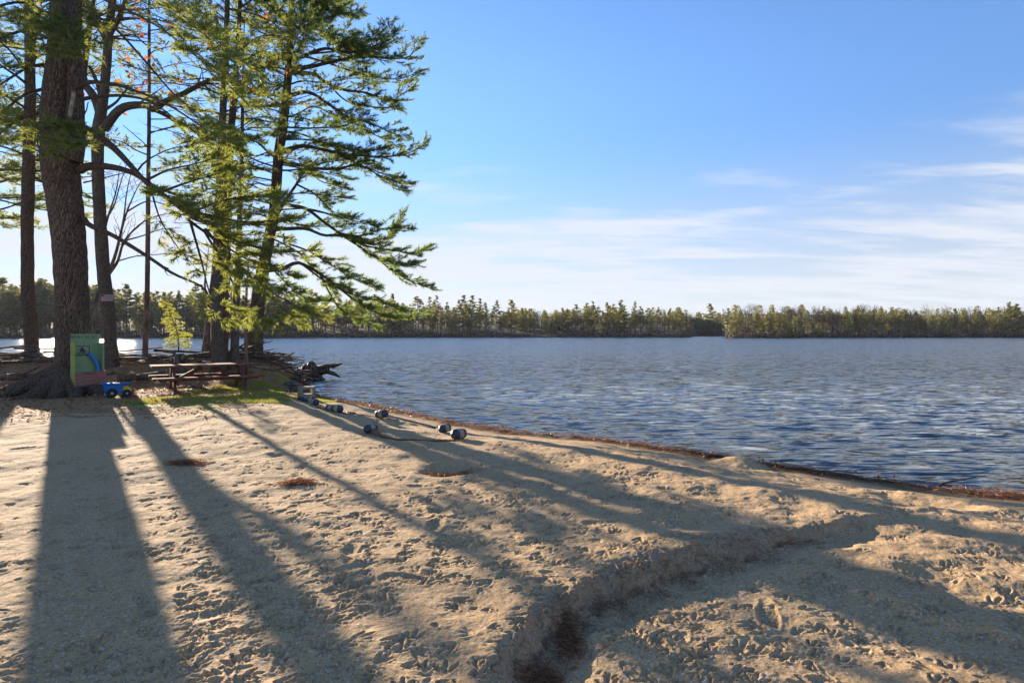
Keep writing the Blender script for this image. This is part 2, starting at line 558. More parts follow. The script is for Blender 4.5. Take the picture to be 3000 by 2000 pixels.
M['far_ground'] = simple('far_ground', (0.06, 0.045, 0.034), (0.11, 0.08, 0.055), 0.4, 0.95, 0)
M['lakebed'] = simple('lakebed', (0.03, 0.024, 0.015), (0.04, 0.03, 0.018), 0.3, 0.95, 0)

# ------------------------------------------------------------------ ground shape
WZ = -0.35                                            # water level
hw_ = CH - WZ
_sh = [(880, 1140), (957, 1168), (1148, 1200), (1339, 1238), (1531, 1266), (1786, 1289), (2041, 1321), (2296, 1363), (2551, 1401), (2742, 1427), (3000, 1449)]
SH = [((px - CX) / F * (hw_ * F / (py - HY)), hw_ * F / (py - HY)) for px, py in _sh]
SH = [(-140, 70), (-60, 40), (-30, 29), (-14, 27.3), (-9.6, 25.6), (-8.1, 22.4), (-7.2, 20.6)] + SH + [(9.5, 4.0), (15, -1), (30, -16)]
SH = np.array(SH)


def poly_dist(x, y, P):
    """signed distance to the polyline P, positive on its right-hand side seen from first to last point... here: land"""
    best = np.full(np.shape(x), 1e9)
    sign = np.ones(np.shape(x))
    for (ax, ay), (bx, by) in zip(P[:-1], P[1:]):
        dx, dy = bx - ax, by - ay
        t = np.clip(((x - ax) * dx + (y - ay) * dy) / (dx * dx + dy * dy), 0, 1)
        qx, qy = x - (ax + t * dx), y - (ay + t * dy)
        d = np.hypot(qx, qy)
        cr = dx * (y - ay) - dy * (x - ax)
        near = d < best
        best = np.where(near, d, best)
        sign = np.where(near, np.where(cr < 0, 1.0, -1.0), sign)
    return best * sign


_toe = [(1576, 1985), (1653, 1850), (1730, 1814), (1825, 1764), (1940, 1722), (2036, 1691), (2150, 1660), (2265, 1626), (2400, 1605)]
TOE = [(-0.35, 0.6), (-0.12, 1.8)] + [((px - CX) / F * (1.68 * F / (py - HY)), 1.68 * F / (py - HY)) for px, py in _toe] + [(3.6, 5.0), (7, 5.2)]
TOE = np.array(TOE)


def ground(x, y, full=False):
    x, y = np.asarray(x, float), np.asarray(y, float)
    s = poly_dist(x, y, SH) + 0.22 * fbm(x * 0.9, y * 0.9, 3)
    wid = 3.0 + (0.8 - 3.0) * ss((y - 15.5) / 2.5)
    z = np.where(s > 0, WZ + (0 - WZ) * ss(0.04 + 0.96 * np.clip(s, 0, 50) / wid), np.maximum(WZ - 0.13 * -s - 0.0, -1.95))
    land = ss(s / 1.2)
    z = z + land * 0.12 * ss((y - 5.0) / 8.0) * ss((-1.5 - x) / 3.0)
    wood = ss((y - 14.9) / 3.4) * ss((-5.5 - x) / 3.0)
    z = z + land * wood * 0.32
    z = z + land * 0.28 * np.exp(-((y - 19.4 - 0.05 * (x + 11)) / 1.2)**2) * ss((-7.5 - x) / 2)
    # bank and low channel at the lower right of the beach
    d = poly_dist(x, y, TOE)
    wob = 0.11 * fbm(x * 3.5, y * 3.5, 4)
    fade = 1 - ss((x - 1.5) / 2.2)
    edge = -d + wob                                    # positive on the plateau side
    low = 1 - ss(edge / (0.15 + 0.09 * fbm(x * 2.3, y * 2.3, 3)))
    z = z - 0.045 * np.exp(-((edge + 0.07) / 0.13)**2) * fade * ss(s / 2.0)
    z = z - 0.085 * low * (0.35 + 0.65 * fade) * ss(s / 2.0)
    z = z + 0.016 * np.exp(-((edge - 0.25) / 0.13)**2) * fade * ss(s / 2)
    lump = fbm(x * 0.8 + 3, y * 0.8, 3) * 0.045 + fbm(x * 2.7, y * 2.7 + 5, 3) * 0.018
    z = z + lump * ss(s / 1.5) * (1 + 0.8 * ss((x - 0.5) / 2) * ss(s / 1.5)) + 0.02 * fbm(x * 3, y * 3, 3) * wood
    # wrack ridge left at the water line
    z = z + 0.05 * np.exp(-((s - 0.22) / 0.16)**2) * (0.6 + 0.8 * fbm(x * 3, y * 3, 2))
    for gx, gy, gr_, gd in PITS:
        q = np.hypot(x - gx, y - gy) / gr_
        q = q * (1 + 0.35 * fbm(x * 3 + gx, y * 3, 3))
        z = z - gd * np.exp(-q**2.2) + 0.2 * gd * np.exp(-((q - 1.6) / 0.45)**2)
    if full:
        return z, s, edge, fade
    return z


PITS = [(-0.72, 6.55, 0.26, 0.075), (1.35, 4.75, 0.22, 0.05), (-3.0, 7.2, 0.12, 0.03), (3.2, 8.0, 0.3, -0.10), (4.0, 5.6, 0.35, 0.06), (-2.5, 10.5, 0.5, -0.05), (2.2, 3.3, 0.35, 0.03)]


def gz(x, y):
    return float(ground(np.array([x]), np.array([y]))[0])


def hit(px, py):
    """where the ray through a photo pixel first meets the ground (or the water)"""
    d = np.concatenate([np.arange(1.6, 30, 0.02)])
    X, Z = (px - CX) / F * d, CH + (HY - py) / F * d
    g = np.maximum(ground(X, d), WZ)
    k = int(np.argmax(Z <= g))
    return np.array([X[k], d[k], g[k]])


# fan-shaped grid, finer towards the eye
ys = [1.5]
while ys[-1] < 29:
    ys.append(ys[-1] + 0.00165 * ys[-1]**1.5)
ys = np.concatenate([np.linspace(-16, 1.45, 60), np.array(ys), np.linspace(29.5, 75, 60)])
us = np.linspace(-1.25, 1.25, 1500)
wy = np.where(ys < 1.5, 3.5 + (1.5 - ys) * 1.6, ys + 2.0)
GX = us[None] * wy[:, None]
GY = np.broadcast_to(ys[:, None], GX.shape).copy()
GZ, GS, GE, GF = ground(GX, GY, True)


def stamp(x, y, ang, fn, rad):
    """press a print into the sheet: fn(u, v) gives its height, u along the heading"""
    r0, r1 = np.searchsorted(ys, [y - rad, y + rad])
    w = np.interp(y, ys, wy)
    c0, c1 = np.searchsorted(us, [(x - rad * 1.05) / w - 0.003, (x + rad * 1.05) / w + 0.003])
    if r1 <= r0 or c1 <= c0:
        return
    X, Y = GX[r0:r1, c0:c1] - x, GY[r0:r1, c0:c1] - y
    ca, sa = math.cos(ang), math.sin(ang)
    GZ[r0:r1, c0:c1] += fn(X * ca + Y * sa, -X * sa + Y * ca)


def capsule(u, v, a, L, w):
    ca, sa = math.cos(a), math.sin(a)
    p, q = u * ca + v * sa, -u * sa + v * ca
    t = np.clip(p / L, 0, 1)
    ww = w * (0.75 + 0.5 * np.sin(np.pi * np.clip(t * 0.9 + 0.1, 0, 1)))
    return np.hypot(p - t * L, q) / ww


def goose(sc, dep):
    sp = R.uniform(0.42, 0.62)

    def fn(u, v):
        d = np.minimum(np.minimum(capsule(u, v, 0, 0.085 * sc, 0.0075 * sc), capsule(u, v, sp, 0.072 * sc, 0.007 * sc)), capsule(u, v, -sp, 0.072 * sc, 0.007 * sc))
        return -dep * np.exp(-d**3 * 0.9) + 0.42 * dep * np.exp(-((d - 1.75) / 0.55)**2)
    return fn


def dimple(r, dep, asp):
    def fn(u, v):
        q = np.hypot(u / r, v / (r * asp))
        return -dep * np.exp(-q**3) + 0.4 * dep * np.exp(-((q - 1.4) / 0.35)**2)
    return fn


def boot(dep):
    def fn(u, v):
        half = 0.048 + 0.012 * np.sin((u + 0.15) * 14)
        q = np.maximum(np.abs(u) / 0.15, np.abs(v) / half)
        ins = 1 - ss((q - 0.85) / 0.25)
        tread = 0.5 + 0.5 * np.sign(np.sin(u * 2 * np.pi / 0.026) * np.sin(v * 2 * np.pi / 0.026))
        return -dep * ins * (0.65 + 0.35 * tread) + 0.15 * dep * np.exp(-((q - 1.15) / 0.12)**2)
    return fn


def in_shade_strip(x, y):
    # the packed coarser strip that runs up to the big pine
    return abs(x - (-0.78 * y * 0.9)) < 0.5


k = 0
while k < 7600:
    y = 2.0 + 10.5 * R.random()**1.5
    x = R.uniform(-0.95, 0.95) * (y + 0.3)
    dens = 0.35 + 0.65 * float(perlin(np.array([x * 0.55 + 4]), np.array([y * 0.55]))[0] > -0.12)
    if x > 0.25 * y + 0.4:
        dens *= 0.3
    if x < -0.62 * y:
        dens *= 0.5
    k += 1
    if R.random() > dens:
        continue
    if float(poly_dist(np.array([x]), np.array([y]), SH)[0]) < 0.8:
        continue
    hd = R.gauss(0.3, 0.9) + (math.pi if R.random() < 0.5 else 0)
    if R.random() < 0.86:
        sc = R.uniform(0.8, 1.45)
        stamp(x, y, hd, goose(sc, R.uniform(0.005, 0.0125)), 0.17)
    else:
        stamp(x, y, hd, dimple(R.uniform(0.012, 0.035), R.uniform(0.005, 0.012), R.uniform(0.45, 1.0)), 0.12)
for px, py, a in [(1315, 1600, 0.05), (1597, 1588, 0.1), (1020, 1720, 0.5), (1990, 1568, 0.2), (2060, 1570, 0.0), (1760, 1530, 0.1), (1180, 1690, 2.8), (905, 1470, 0.3), (2380, 1700, 0.7), (760, 1700, 0.4), (2250, 1800, 1.2)]:
    q = hit(px, py)
    stamp(q[0], q[1], a, boot(0.017), 0.22)
for _ in range(26):                                  # blurred old human footprints
    y = 2.3 + 8 * R.random()
    x = R.uniform(-0.9, 0.9) * y
    if float(poly_dist(np.array([x]), np.array([y]), SH)[0]) > 1.0:
        stamp(x, y, R.uniform(0, 6.28), dimple(0.13, R.uniform(0.012, 0.03), 0.45), 0.35)
nearw = ss((12 - GY) / 6) * ss(GS / 1.0)
GZ += nearw * (0.006 * (0.35 - np.abs(fbm(GX * 5.5 + 3, GY * 7.5, 3))) + 0.0035 * fbm(GX * 14, GY * 14, 3) + 0.0028 * fbm(GX * 45, GY * 45, 2))
bank = np.exp(-((GE - 0.10) / 0.13)**2) * GF
GZ += bank * (0.020 * fbm(GX * 9, GY * 9, 4) - 0.022 * np.exp(-(perlin(GX * 6.5 + 2 * perlin(GX * 3, GY * 3), GY * 6.5) / 0.045)**2))

nrow, ncol = GX.shape
gi, gj = np.meshgrid(np.arange(nrow - 1), np.arange(ncol - 1), indexing='ij')
a_ = gi * ncol + gj
b = MB()
b.add(np.stack([GX, GY, GZ], -1), np.stack([a_, a_ + 1, a_ + ncol + 1, a_ + ncol], -1).reshape(-1, 4))
beach = b.build('ground', M['sand'])
tag(beach, 'sandy beach covered in bird tracks that rises to a needle strewn bank', 'ground', kind='structure')


def litter_mask(x, y):
    n = fbm(x * 0.6, y * 0.6, 3)
    return np.maximum(ss((y - 11.0 + 1.6 * n - 0.12 * (x + 9)) / 1.3), 0.62 * ss((y - 9.3 - 0.1 * (x + 9) + 1.5 * fbm(x * 0.8, y * 2.2 + 7, 3)) / 1.0)) * ss((-4.2 - x) / 2.0)


def moss_mask(x, y):
    n = fbm(x * 1.1 + 9, y * 1.1, 3)
    e = ((x + 6.1) / 2.3)**2 + ((y - 12.5 - 0.25 * (x + 6.1)) / 1.5)**2
    e2 = ((x + 6.9) / 1.2)**2 + ((y - 15.6) / 2.2)**2
    return np.clip(ss(1.15 - np.minimum(e, e2) + n * 1.9), 0, 1)


def wrack_w(x, y):
    return 0.10 + 0.34 * np.clip(0.38 + 1.1 * fbm(x * 0.75 + 2, y * 0.75, 3), 0, 1)


def needle_mask(x, y, s, e):
    m_ = np.exp(-((s - 0.18) / wrack_w(x, y))**2) * (y < 21) * 1.1
    for gx, gy, rx, ry in NEEDLE_PATCH:
        m_ = np.maximum(m_, (0.95 if gy > 3.5 else 0.15) * np.exp(-(((x - gx) / rx)**2 + ((y - gy) / ry)**2)**1.5))
    m_ = np.maximum(m_, 0.55 * np.exp(-((e - 0.02) / 0.05)**2) * (x < 2.6) * (y > 2.2) * (0.5 + 0.5 * np.sign(perlin(x * 5, y * 5) + 0.1)))
    return m_


NEEDLE_PATCH = [(-3.85, 6.72, 0.2, 0.14), (-2.2, 5.85, 0.17, 0.09), (-0.72, 6.5, 0.26, 0.12), (0.31, 3.1, 0.06, 0.2), (0.14, 2.72, 0.09, 0.13)]
for name, val in (('litter', litter_mask(GX, GY) * (GS > 0)), ('moss', moss_mask(GX, GY) * ss(GS / 0.5)), ('needles', needle_mask(GX, GY, GS, GE)),
                  ('wet', 1 - ss((GS - 0.35) / 0.45)), ('depth_muck', ss((-GS - 2.0) / 5.0)), ('bank_tone', np.clip(bank * 1.1, 0, 1) * 0.8)):
    A_ = beach.data.attributes.new(name, 'FLOAT', 'POINT')
    A_.data.foreach_set('value', np.asarray(val, np.float32).ravel())

# ------------------------------------------------------------------ lake
b = MB()
b.add([(-1500, 60, -2.0), (1500, 60, -2.0), (1500, 900, -2.0), (-1500, 900, -2.0)], [(0, 1, 2, 3)])
b.add([(20, -60, -2.0), (1500, -60, -2.0), (1500, 60, -2.0), (20, 60, -2.0)], [(0, 1, 2, 3)])
b.add([(-1500, 30, -2.0), (-20, 30, -2.0), (-20, 60, -2.0), (-1500, 60, -2.0)], [(0, 1, 2, 3)])
b.add([(-20, 30, -2.0), (20, 30, -2.0), (20, 60, -2.0), (-20, 60, -2.0)], [(0, 1, 2, 3)])
tag(b.build('lakebed', M['lakebed']), kind='structure')

yw = [3.0]
while yw[-1] < 480:
    yw.append(yw[-1] + 0.0019 * yw[-1]**1.6)
yw = np.array(yw)
uw = np.linspace(-1.7, 1.9, 1000)
wx = np.where(yw > 0, yw + 3.0, 3.0)
X = uw[None] * wx[:, None]
Y = np.broadcast_to(yw[:, None], X.shape)
cell = np.maximum(np.gradient(yw)[:, None], 0.0036 * wx[:, None])
Z = np.zeros(X.shape)
wr = np.random.default_rng(21)
calm = 0.25 + 0.75 * ss(-poly_dist(X[yw < 60], Y[yw < 60], SH) / 7.0)
amp = np.ones(X.shape)
amp[yw < 60] = calm
amp *= 0.75 + 0.5 * fbm(X * 0.09, Y * 0.12, 3)
for i in range(46):
    lam = 0.30 * (5.0 ** wr.random())
    a = math.radians(-108 + wr.normal() * 24)
    kx, ky = math.cos(a) * 2 * math.pi / lam, math.sin(a) * 2 * math.pi / lam
    ph = kx * X + ky * Y + wr.random() * 6.283 + 0.9 * perlin(X * 0.16 + i, Y * 0.16)
    A = 0.0029 * lam**1.05 * np.clip((lam / cell - 3.0) / 3.0, 0, 1)
    Z += A * (np.sin(ph) + 0.28 * np.sin(2 * ph + 0.6))
Z *= amp
n_r, n_c = X.shape
gi, gj = np.meshgrid(np.arange(n_r - 1), np.arange(n_c - 1), indexing='ij')
a_ = gi * n_c + gj
b = MB()
b.add(np.stack([X, Y, Z + WZ], -1), np.stack([a_, a_ + 1, a_ + n_c + 1, a_ + n_c], -1).reshape(-1, 4))
tag(b.build('water', M['water']), 'wind rippled blue lake', 'lake', kind='structure')

# ------------------------------------------------------------------ far shore
def shore_d(px):
    return np.interp(px, [-1200, -300, 600, 1000, 1300, 2025, 2037, 2120, 2130, 2600, 3000, 3800, 5200], [240, 275, 280, 300, 318, 322, 480, 480, 262, 285, 300, 300, 260])


def skyline(px):
    return np.interp(px, [-900, 0, 90, 125, 190, 330, 420, 700, 860, 1000, 1230, 1275, 1330, 1400, 1500, 1555, 1590, 1640, 1760, 1880, 1990, 2060, 2120, 2180, 2400, 2500, 2570, 2690, 2705, 2725, 2850, 3000, 4500],
                     [820, 822, 815, 800, 815, 828, 838, 845, 850, 862, 872, 868, 872, 872, 880, 878, 905, 890, 880, 884, 892, 896, 900, 902, 900, 892, 890, 894, 915, 905, 894, 890, 885])


def land_z(off):
    return WZ + np.interp(off, [-3, 0, 3, 25, 80, 150, 300], [-0.9, 0.0, 0.6, 2.6, 9.0, 17.0, 21.0])


pxs = np.concatenate([np.linspace(-2600, -900, 18), np.linspace(-880, 4200, 420), np.linspace(4300, 6200, 20)])
offs = np.array([-3, 0, 3, 10, 25, 60, 110, 200, 300.0])
D = shore_d(pxs)[:, None] + offs[None]
D = D + 1.5 * perlin(pxs * 0.03, pxs * 0)[:, None]
V = np.stack([(pxs[:, None] - CX) / F * D, D, np.broadcast_to(land_z(offs)[None], D.shape) + 0.35 * fbm(pxs[:, None] * 0.05 + 0 * D, D * 0.1, 2)], -1)
ni, nj = D.shape
gi, gj = np.meshgrid(np.arange(ni - 1), np.arange(nj - 1), indexing='ij')
a_ = gi * nj + gj
b = MB()
b.add(V, np.stack([a_, a_ + nj, a_ + nj + 1, a_ + 1], -1).reshape(-1, 4))
tag(b.build('far_shore_land', M['far_ground']), kind='structure')


def quads_at(C, d1, d2, tint):
    """diamond leaves: centre C, half axes d1, d2"""
    V = np.stack([C - d1, C + d2 * 0.9, C + d1, C - d2 * 0.9], 1).reshape(-1, 3)
    f = np.arange(len(C) * 4).reshape(-1, 4)
    return V, f, np.repeat(tint, 4)


def far_pine(seed, dense):
    g = np.random.default_rng(seed)
    h = 20.0
    tr, cr = MB(), MB()
    lean = g.normal(0, 0.35, 2)
    zs = np.linspace(0, h, 8)
    axis = np.stack([lean[0] * (zs / h)**1.5, lean[1] * (zs / h)**1.5, zs], -1)
    tr.tube(axis, np.linspace(0.27, 0.04, 8), 5)
    z = h * g.uniform(0.28, 0.48) if not dense else h * g.uniform(0.12, 0.22)
    z0 = z
    C, D1, D2, TT, L0, L1 = [], [], [], [], [], []
    while z < h - 0.2:
        f = (z - z0) / (h - z0)
        Lm = (1.2 + 2.6 * math.sin(math.pi * min(1, f * 0.75 + 0.28))) * (1 - 0.72 * f**3) * (1.1 if dense else 0.95)
        for k in range(int(g.integers(3, 6))):
            if g.random() < (0.12 if dense else 0.25):
                continue
            a = g.uniform(0, 6.283)
            L = Lm * g.uniform(0.55, 1.2)
            el = g.uniform(-0.08, 0.28) + 0.35 * f**2
            d = np.array([math.cos(a) * math.cos(el), math.sin(a) * math.cos(el), math.sin(el)])
            o = np.array([np.interp(z, zs, axis[:, 0]), np.interp(z, zs, axis[:, 1]), z])
            tip = o + d * L
            L0.append(o)
            L1.append(tip)
            side = np.array([-math.sin(a), math.cos(a), 0])
            tb = g.uniform(0.1, 0.9)
            n = int(6 + L * 5.5)
            for q in range(n):
                t = g.uniform(0.3, 1.05)
                s_ = g.uniform(0.32, 0.66) * (1.15 if dense else 1.0)
                C.append(o + d * L * t + side * g.normal(0, 0.33) * (0.35 + t) + np.array([0, 0, g.normal(0.05, 0.14)]))
                u1 = nrm(d + g.normal(0, 0.5, 3)) * s_
                u2 = nrm(np.cross(u1, g.normal(0, 1, 3) + np.array([0, 0, 1.2]))) * s_ * g.uniform(0.3, 0.6)
                D1.append(u1)
                D2.append(u2)
                TT.append(np.clip(tb + g.normal(0, 0.15), 0, 1))
        z += g.uniform(0.55, 1.0)
    cr.cones(np.array(L0), np.array(L1), 0.05, 0.02, 3, 1)
    cr.add(*quads_at(np.array(C), np.array(D1), np.array(D2), np.array(TT))[:2], 0, np.repeat(np.array(TT), 4))
    return tr, cr


def far_bare(seed):
    g = np.random.default_rng(seed)
    tr, cr = MB(), MB()
    h = 15.0
    P0, P1, RR = [], [], []

    def rec(p, d, L, r, lev):
        q = p + d * L
        P0.append(p)
        P1.append(q)
        RR.append(r)
        if lev == 0:
            return
        for k in range(int(g.integers(2, 4)) + (1 if lev == 3 else 0)):
            dd = nrm(d + g.normal(0, 0.45, 3) + np.array([0, 0, 0.22]))
            rec(p + d * L * g.uniform(0.45, 1.0), dd, L * g.uniform(0.55, 0.78), r * 0.6, lev - 1)
    tr.tube([(0, 0, 0), (0.1, 0.1, h * 0.25), (0.05, 0, h * 0.5)], [0.17, 0.14, 0.10], 5)
    for k in range(6):
        a = g.uniform(0, 6.283)
        rec(np.array([0.05, 0, h * g.uniform(0.25, 0.5)]), nrm(np.array([math.cos(a) * 0.5, math.sin(a) * 0.5, 1.0])), h * 0.2, 0.075, 3)
    P0, P1, RR = np.array(P0), np.array(P1), np.array(RR)
    cr.cones(P0, P1, np.maximum(RR, 0.022), np.maximum(RR * 0.6, 0.016), 3)
    return tr, cr


def far_bush(seed):
    g = np.random.default_rng(seed)
    tr, cr = MB(), MB()
    tr.tube([(0, 0, 0), (0.1, 0, 4.0), (0.1, 0, 8.6)], [0.16, 0.1, 0.03], 5)
    n = 420
    zz = 9 * g.random(n)**1.1
    rr = (0.5 + 2.4 * np.sqrt(np.maximum(1 - zz / 9.3, 0))) * np.sqrt(g.random(n))
    a = g.uniform(0, 6.283, n)
    C = np.stack([rr * np.cos(a), rr * np.sin(a), 0.4 + zz + g.normal(0, 0.2, n)], -1)
    u1 = nrm(np.stack([np.cos(a), np.sin(a), 0 * a - 0.2], -1) + g.normal(0, 0.5, (n, 3))) * g.uniform(0.3, 0.6, n)[:, None]
    u2 = nrm(np.cross(u1, g.normal(0, 1, (n, 3)))) * 0.2
    cr.add(*quads_at(C, u1, u2, a)[:2], 0, np.repeat(np.clip(g.normal(0.12, 0.14, n), 0, 1), 4))
    return tr, cr


pine_v = [far_pine(100 + i, i % 3 == 0) for i in range(12)]
bare_v = [far_bare(200 + i) for i in range(7)]
bush_v = [far_bush(300 + i) for i in range(4)]


def make_far(v, name, leaf):
    root = thing(name, 'x', 'tree')
    v[0].build('trunk', M['far_trunk'], root)
    v[1].build('crown', [leaf, M['far_twig']], root, smooth=False)
    return root


protos = {'pine': [make_far(v, 'far_pine', M['needle_far']) for v in pine_v],
          'bare': [make_far(v, 'leafless_tree', M['far_twig']) for v in bare_v],
          'bush': [make_far(v, 'far_conifer', M['needle_far']) for v in bush_v]}
used = set()
ZONES = [(-400, 1160, 'hazy', 'behind the near trunks', 'behind the picnic point'),
         (1160, 1625, 'tall thin', 'in the open row just right of the near boughs', 'in the open row'),
         (1625, 2032, 'full', 'just left of the narrow inlet', 'left of the inlet'),
         (2032, 2125, 'dark', 'inside the narrow inlet', 'in the inlet'),
         (2125, 2700, 'sunlit', 'just right of the narrow inlet', 'on the headland right of the inlet'),
         (2700, 3500, 'golden', 'past the dip in the treeline at right', 'past the dip in the treeline')]
KIND = {'pine': ('pine with layered boughs', 'pine tree', 'pines'), 'bare': ('leafless grey brown tree', 'bare tree', 'leafless trees'), 'bush': ('low dark conifer', 'conifer', 'low conifers')}


def place_far(kind, px, off, h, base_h):
    i = R.randrange(len(protos[kind]))
    pr = protos[kind][i]
    d = float(shore_d(px)) + off
    o = pr if (kind, i) not in used else copy_tree(pr)
    used.add((kind, i))
    s = h / base_h
    o.location = ((px - CX) / F * d, d, float(land_z(off)) - 0.2)
    w = s * R.uniform(0.9, 1.55)
    o.scale = (w, w, s)
    o.rotation_euler = (R.gauss(0, 0.015), R.gauss(0, 0.015), R.uniform(0, 6.28))
    z = next((z for z in ZONES if z[0] <= px < z[1]), ZONES[-1])
    k = KIND[kind]
    tag(o, f'far {z[2]} {k[0]} {z[3]}'.replace('in the open row just right of the near boughs', 'just right of the near boughs').replace('past the dip in the treeline at right', 'past the treeline dip at right').replace('layered boughs', 'tiered boughs').replace('tall thin leafless', 'leafless').replace('full leafless', 'leafless').replace('golden leafless', 'pale leafless').replace('dark low', 'low').replace('tall thin low', 'low'), k[1], f'{k[2]} {z[4]}')


for i in range(150):
    px = -40 + 3080 * (i + R.random()) / 150
    off = R.uniform(5, 34)
    d = float(shore_d(px)) + off
    top = float(skyline(px)) + (R.uniform(-16, 0) if 1180 < px < 1570 and R.random() < 0.4 else R.uniform(-11, 4) if R.random() < 0.34 else R.uniform(8, 34))
    if 1560 < px < 1625:
        top += 14
    h = (978 - top) / F * d + CH - float(land_z(off))
    h *= 1.0 if R.random() < 0.7 else R.uniform(0.72, 0.95)
    place_far('pine', px, off, h, 20.0)
for i in range(140):
    px = -40 + 3080 * (i + R.random()) / 140
    off = R.uniform(3, 16)
    place_far('bare', px, off, (0.6 if 2680 < px < 2730 else 1.0) * R.uniform(9, 16) * (1.2 if px < 1000 else 0.95), 15.0)
for px in [2290, 2330, 2365, 2395, 2230, 2590, 2660, 2480, 2860, 2930, 1900, 1760, 1320, 1235, 2150, 1120, 900, 2075, 2050, 2760, 600, 330]:
    place_far('bush', px + R.uniform(-8, 8), R.uniform(2.5, 7), R.uniform(6, 10), 9.0)

# the depth of the wood behind the trees one can tell apart
b = MB()
def merge(b, v, loc, sxy, sz, rz, leaf, twig, trunk):
    ca, sa = math.cos(rz), math.sin(rz)
    Rm = np.array([[ca, -sa, 0], [sa, ca, 0], [0, 0, 1]])
    for k, mbx in enumerate(v):
        n0 = 0
        V = np.vstack(mbx.v) * np.array([sxy, sxy, sz]) @ Rm.T + np.array(loc)
        T = np.concatenate(mbx.t)
        base = b.n
        b.v.append(V)
        b.t.append(T)
        b.n += len(V)
        for f, mm_ in zip(mbx.f, mbx.m):
            b.f.append(f + base)
            b.m.append(np.where(mm_ == 0, trunk if k == 0 else leaf, twig))
for i in range(1300):
    px = -700 + 4600 * R.random()
    off = R.uniform(22, 75)
    d = float(shore_d(px)) + off
    loc = ((px - CX) / F * d, d, float(land_z(off)) - 0.2)
    if R.random() < 0.45:
        top = float(skyline(px)) + (23 if 1180 < px < 1600 else 12) + abs(R.gauss(0, 10)) + (12 if 1560 < px < 1625 else 0)
        h = (978 - top) / F * d + CH - loc[2]
        merge(b, R.choice(pine_v), loc, h / 20 * 1.2, h / 20, R.uniform(0, 6.28), 0, 1, 2)
    elif R.random() < 0.5:
        h = R.uniform(7, 12)
        merge(b, R.choice(bush_v), loc, h / 9 * 0.8, h / 9, R.uniform(0, 6.28), 0, 1, 2)
    else:
        h = R.uniform(11, 17)
        merge(b, R.choice(bare_v), loc, h / 15 * 1.1, h / 15, R.uniform(0, 6.28), 1, 1, 2)
tag(b.build('forest', [M['needle_far'], M['far_twig'], M['far_trunk']], smooth=False), 'mixed wood of pines and bare trees behind the far shoreline', 'forest', kind='stuff')

# low brush along the far waterline
n = 60000
g = np.random.default_rng(31)
px = g.uniform(-900, 3900, n)
off = np.where(g.random(n) < 0.45, g.uniform(0, 4, n), g.uniform(2, 140, n))
d = shore_d(px) + off
hgt = g.random(n)**1.4 * (1.6 + 1.8 * (perlin(px * 0.02, px * 0) > 0)) * np.where(off > 6, 2.0, 1)
C = np.stack([(px - CX) / F * d, d, land_z(off) + hgt], -1)
u1 = np.stack([g.normal(0, 0.35, n), g.normal(0, 0.35, n), g.uniform(0.3, 0.8, n)], -1) * 0.75
u2 = nrm(np.cross(u1, g.normal(0, 1, (n, 3)))) * 0.16
b = MB()
b.add(*quads_at(C, u1, u2, px)[:2], 0, np.repeat(np.clip(0.35 + 0.35 * perlin(px * 0.01, px * 0 + 4) + g.normal(0, 0.15, n), 0, 1), 4))
tag(b.build('undergrowth', M['brush'], smooth=False), 'reddish brown brush along the far waterline', 'brush', kind='stuff')

# ------------------------------------------------------------------ near trees
WIND = np.array([0.16, -0.05, 0.03])
UP = np.array([0, 0, 1.0])


def smooth(pts, step):
    pts = np.asarray(pts, float)
    if len(pts) > 2:
        ext = np.vstack([2 * pts[0] - pts[1], pts, 2 * pts[-1] - pts[-2]])
        out = []
        for i in range(1, len(ext) - 2):
            p0, p1, p2, p3 = ext[i - 1:i + 3]
            for t in np.linspace(0, 1, 8, endpoint=False):
                out.append(0.5 * (2 * p1 + (p2 - p0) * t + (2 * p0 - 5 * p1 + 4 * p2 - p3) * t**2 + (3 * p1 - p0 - 3 * p2 + p3) * t**3))
        out.append(pts[-1])
        pts = np.array(out)
    L = np.concatenate([[0], np.cumsum(np.linalg.norm(np.diff(pts, axis=0), axis=1))])
    n = max(3, int(L[-1] / step) + 1)
    s = np.linspace(0, L[-1], n)
    return np.stack([np.interp(s, L, pts[:, k]) for k in range(pts.shape[1])], -1)


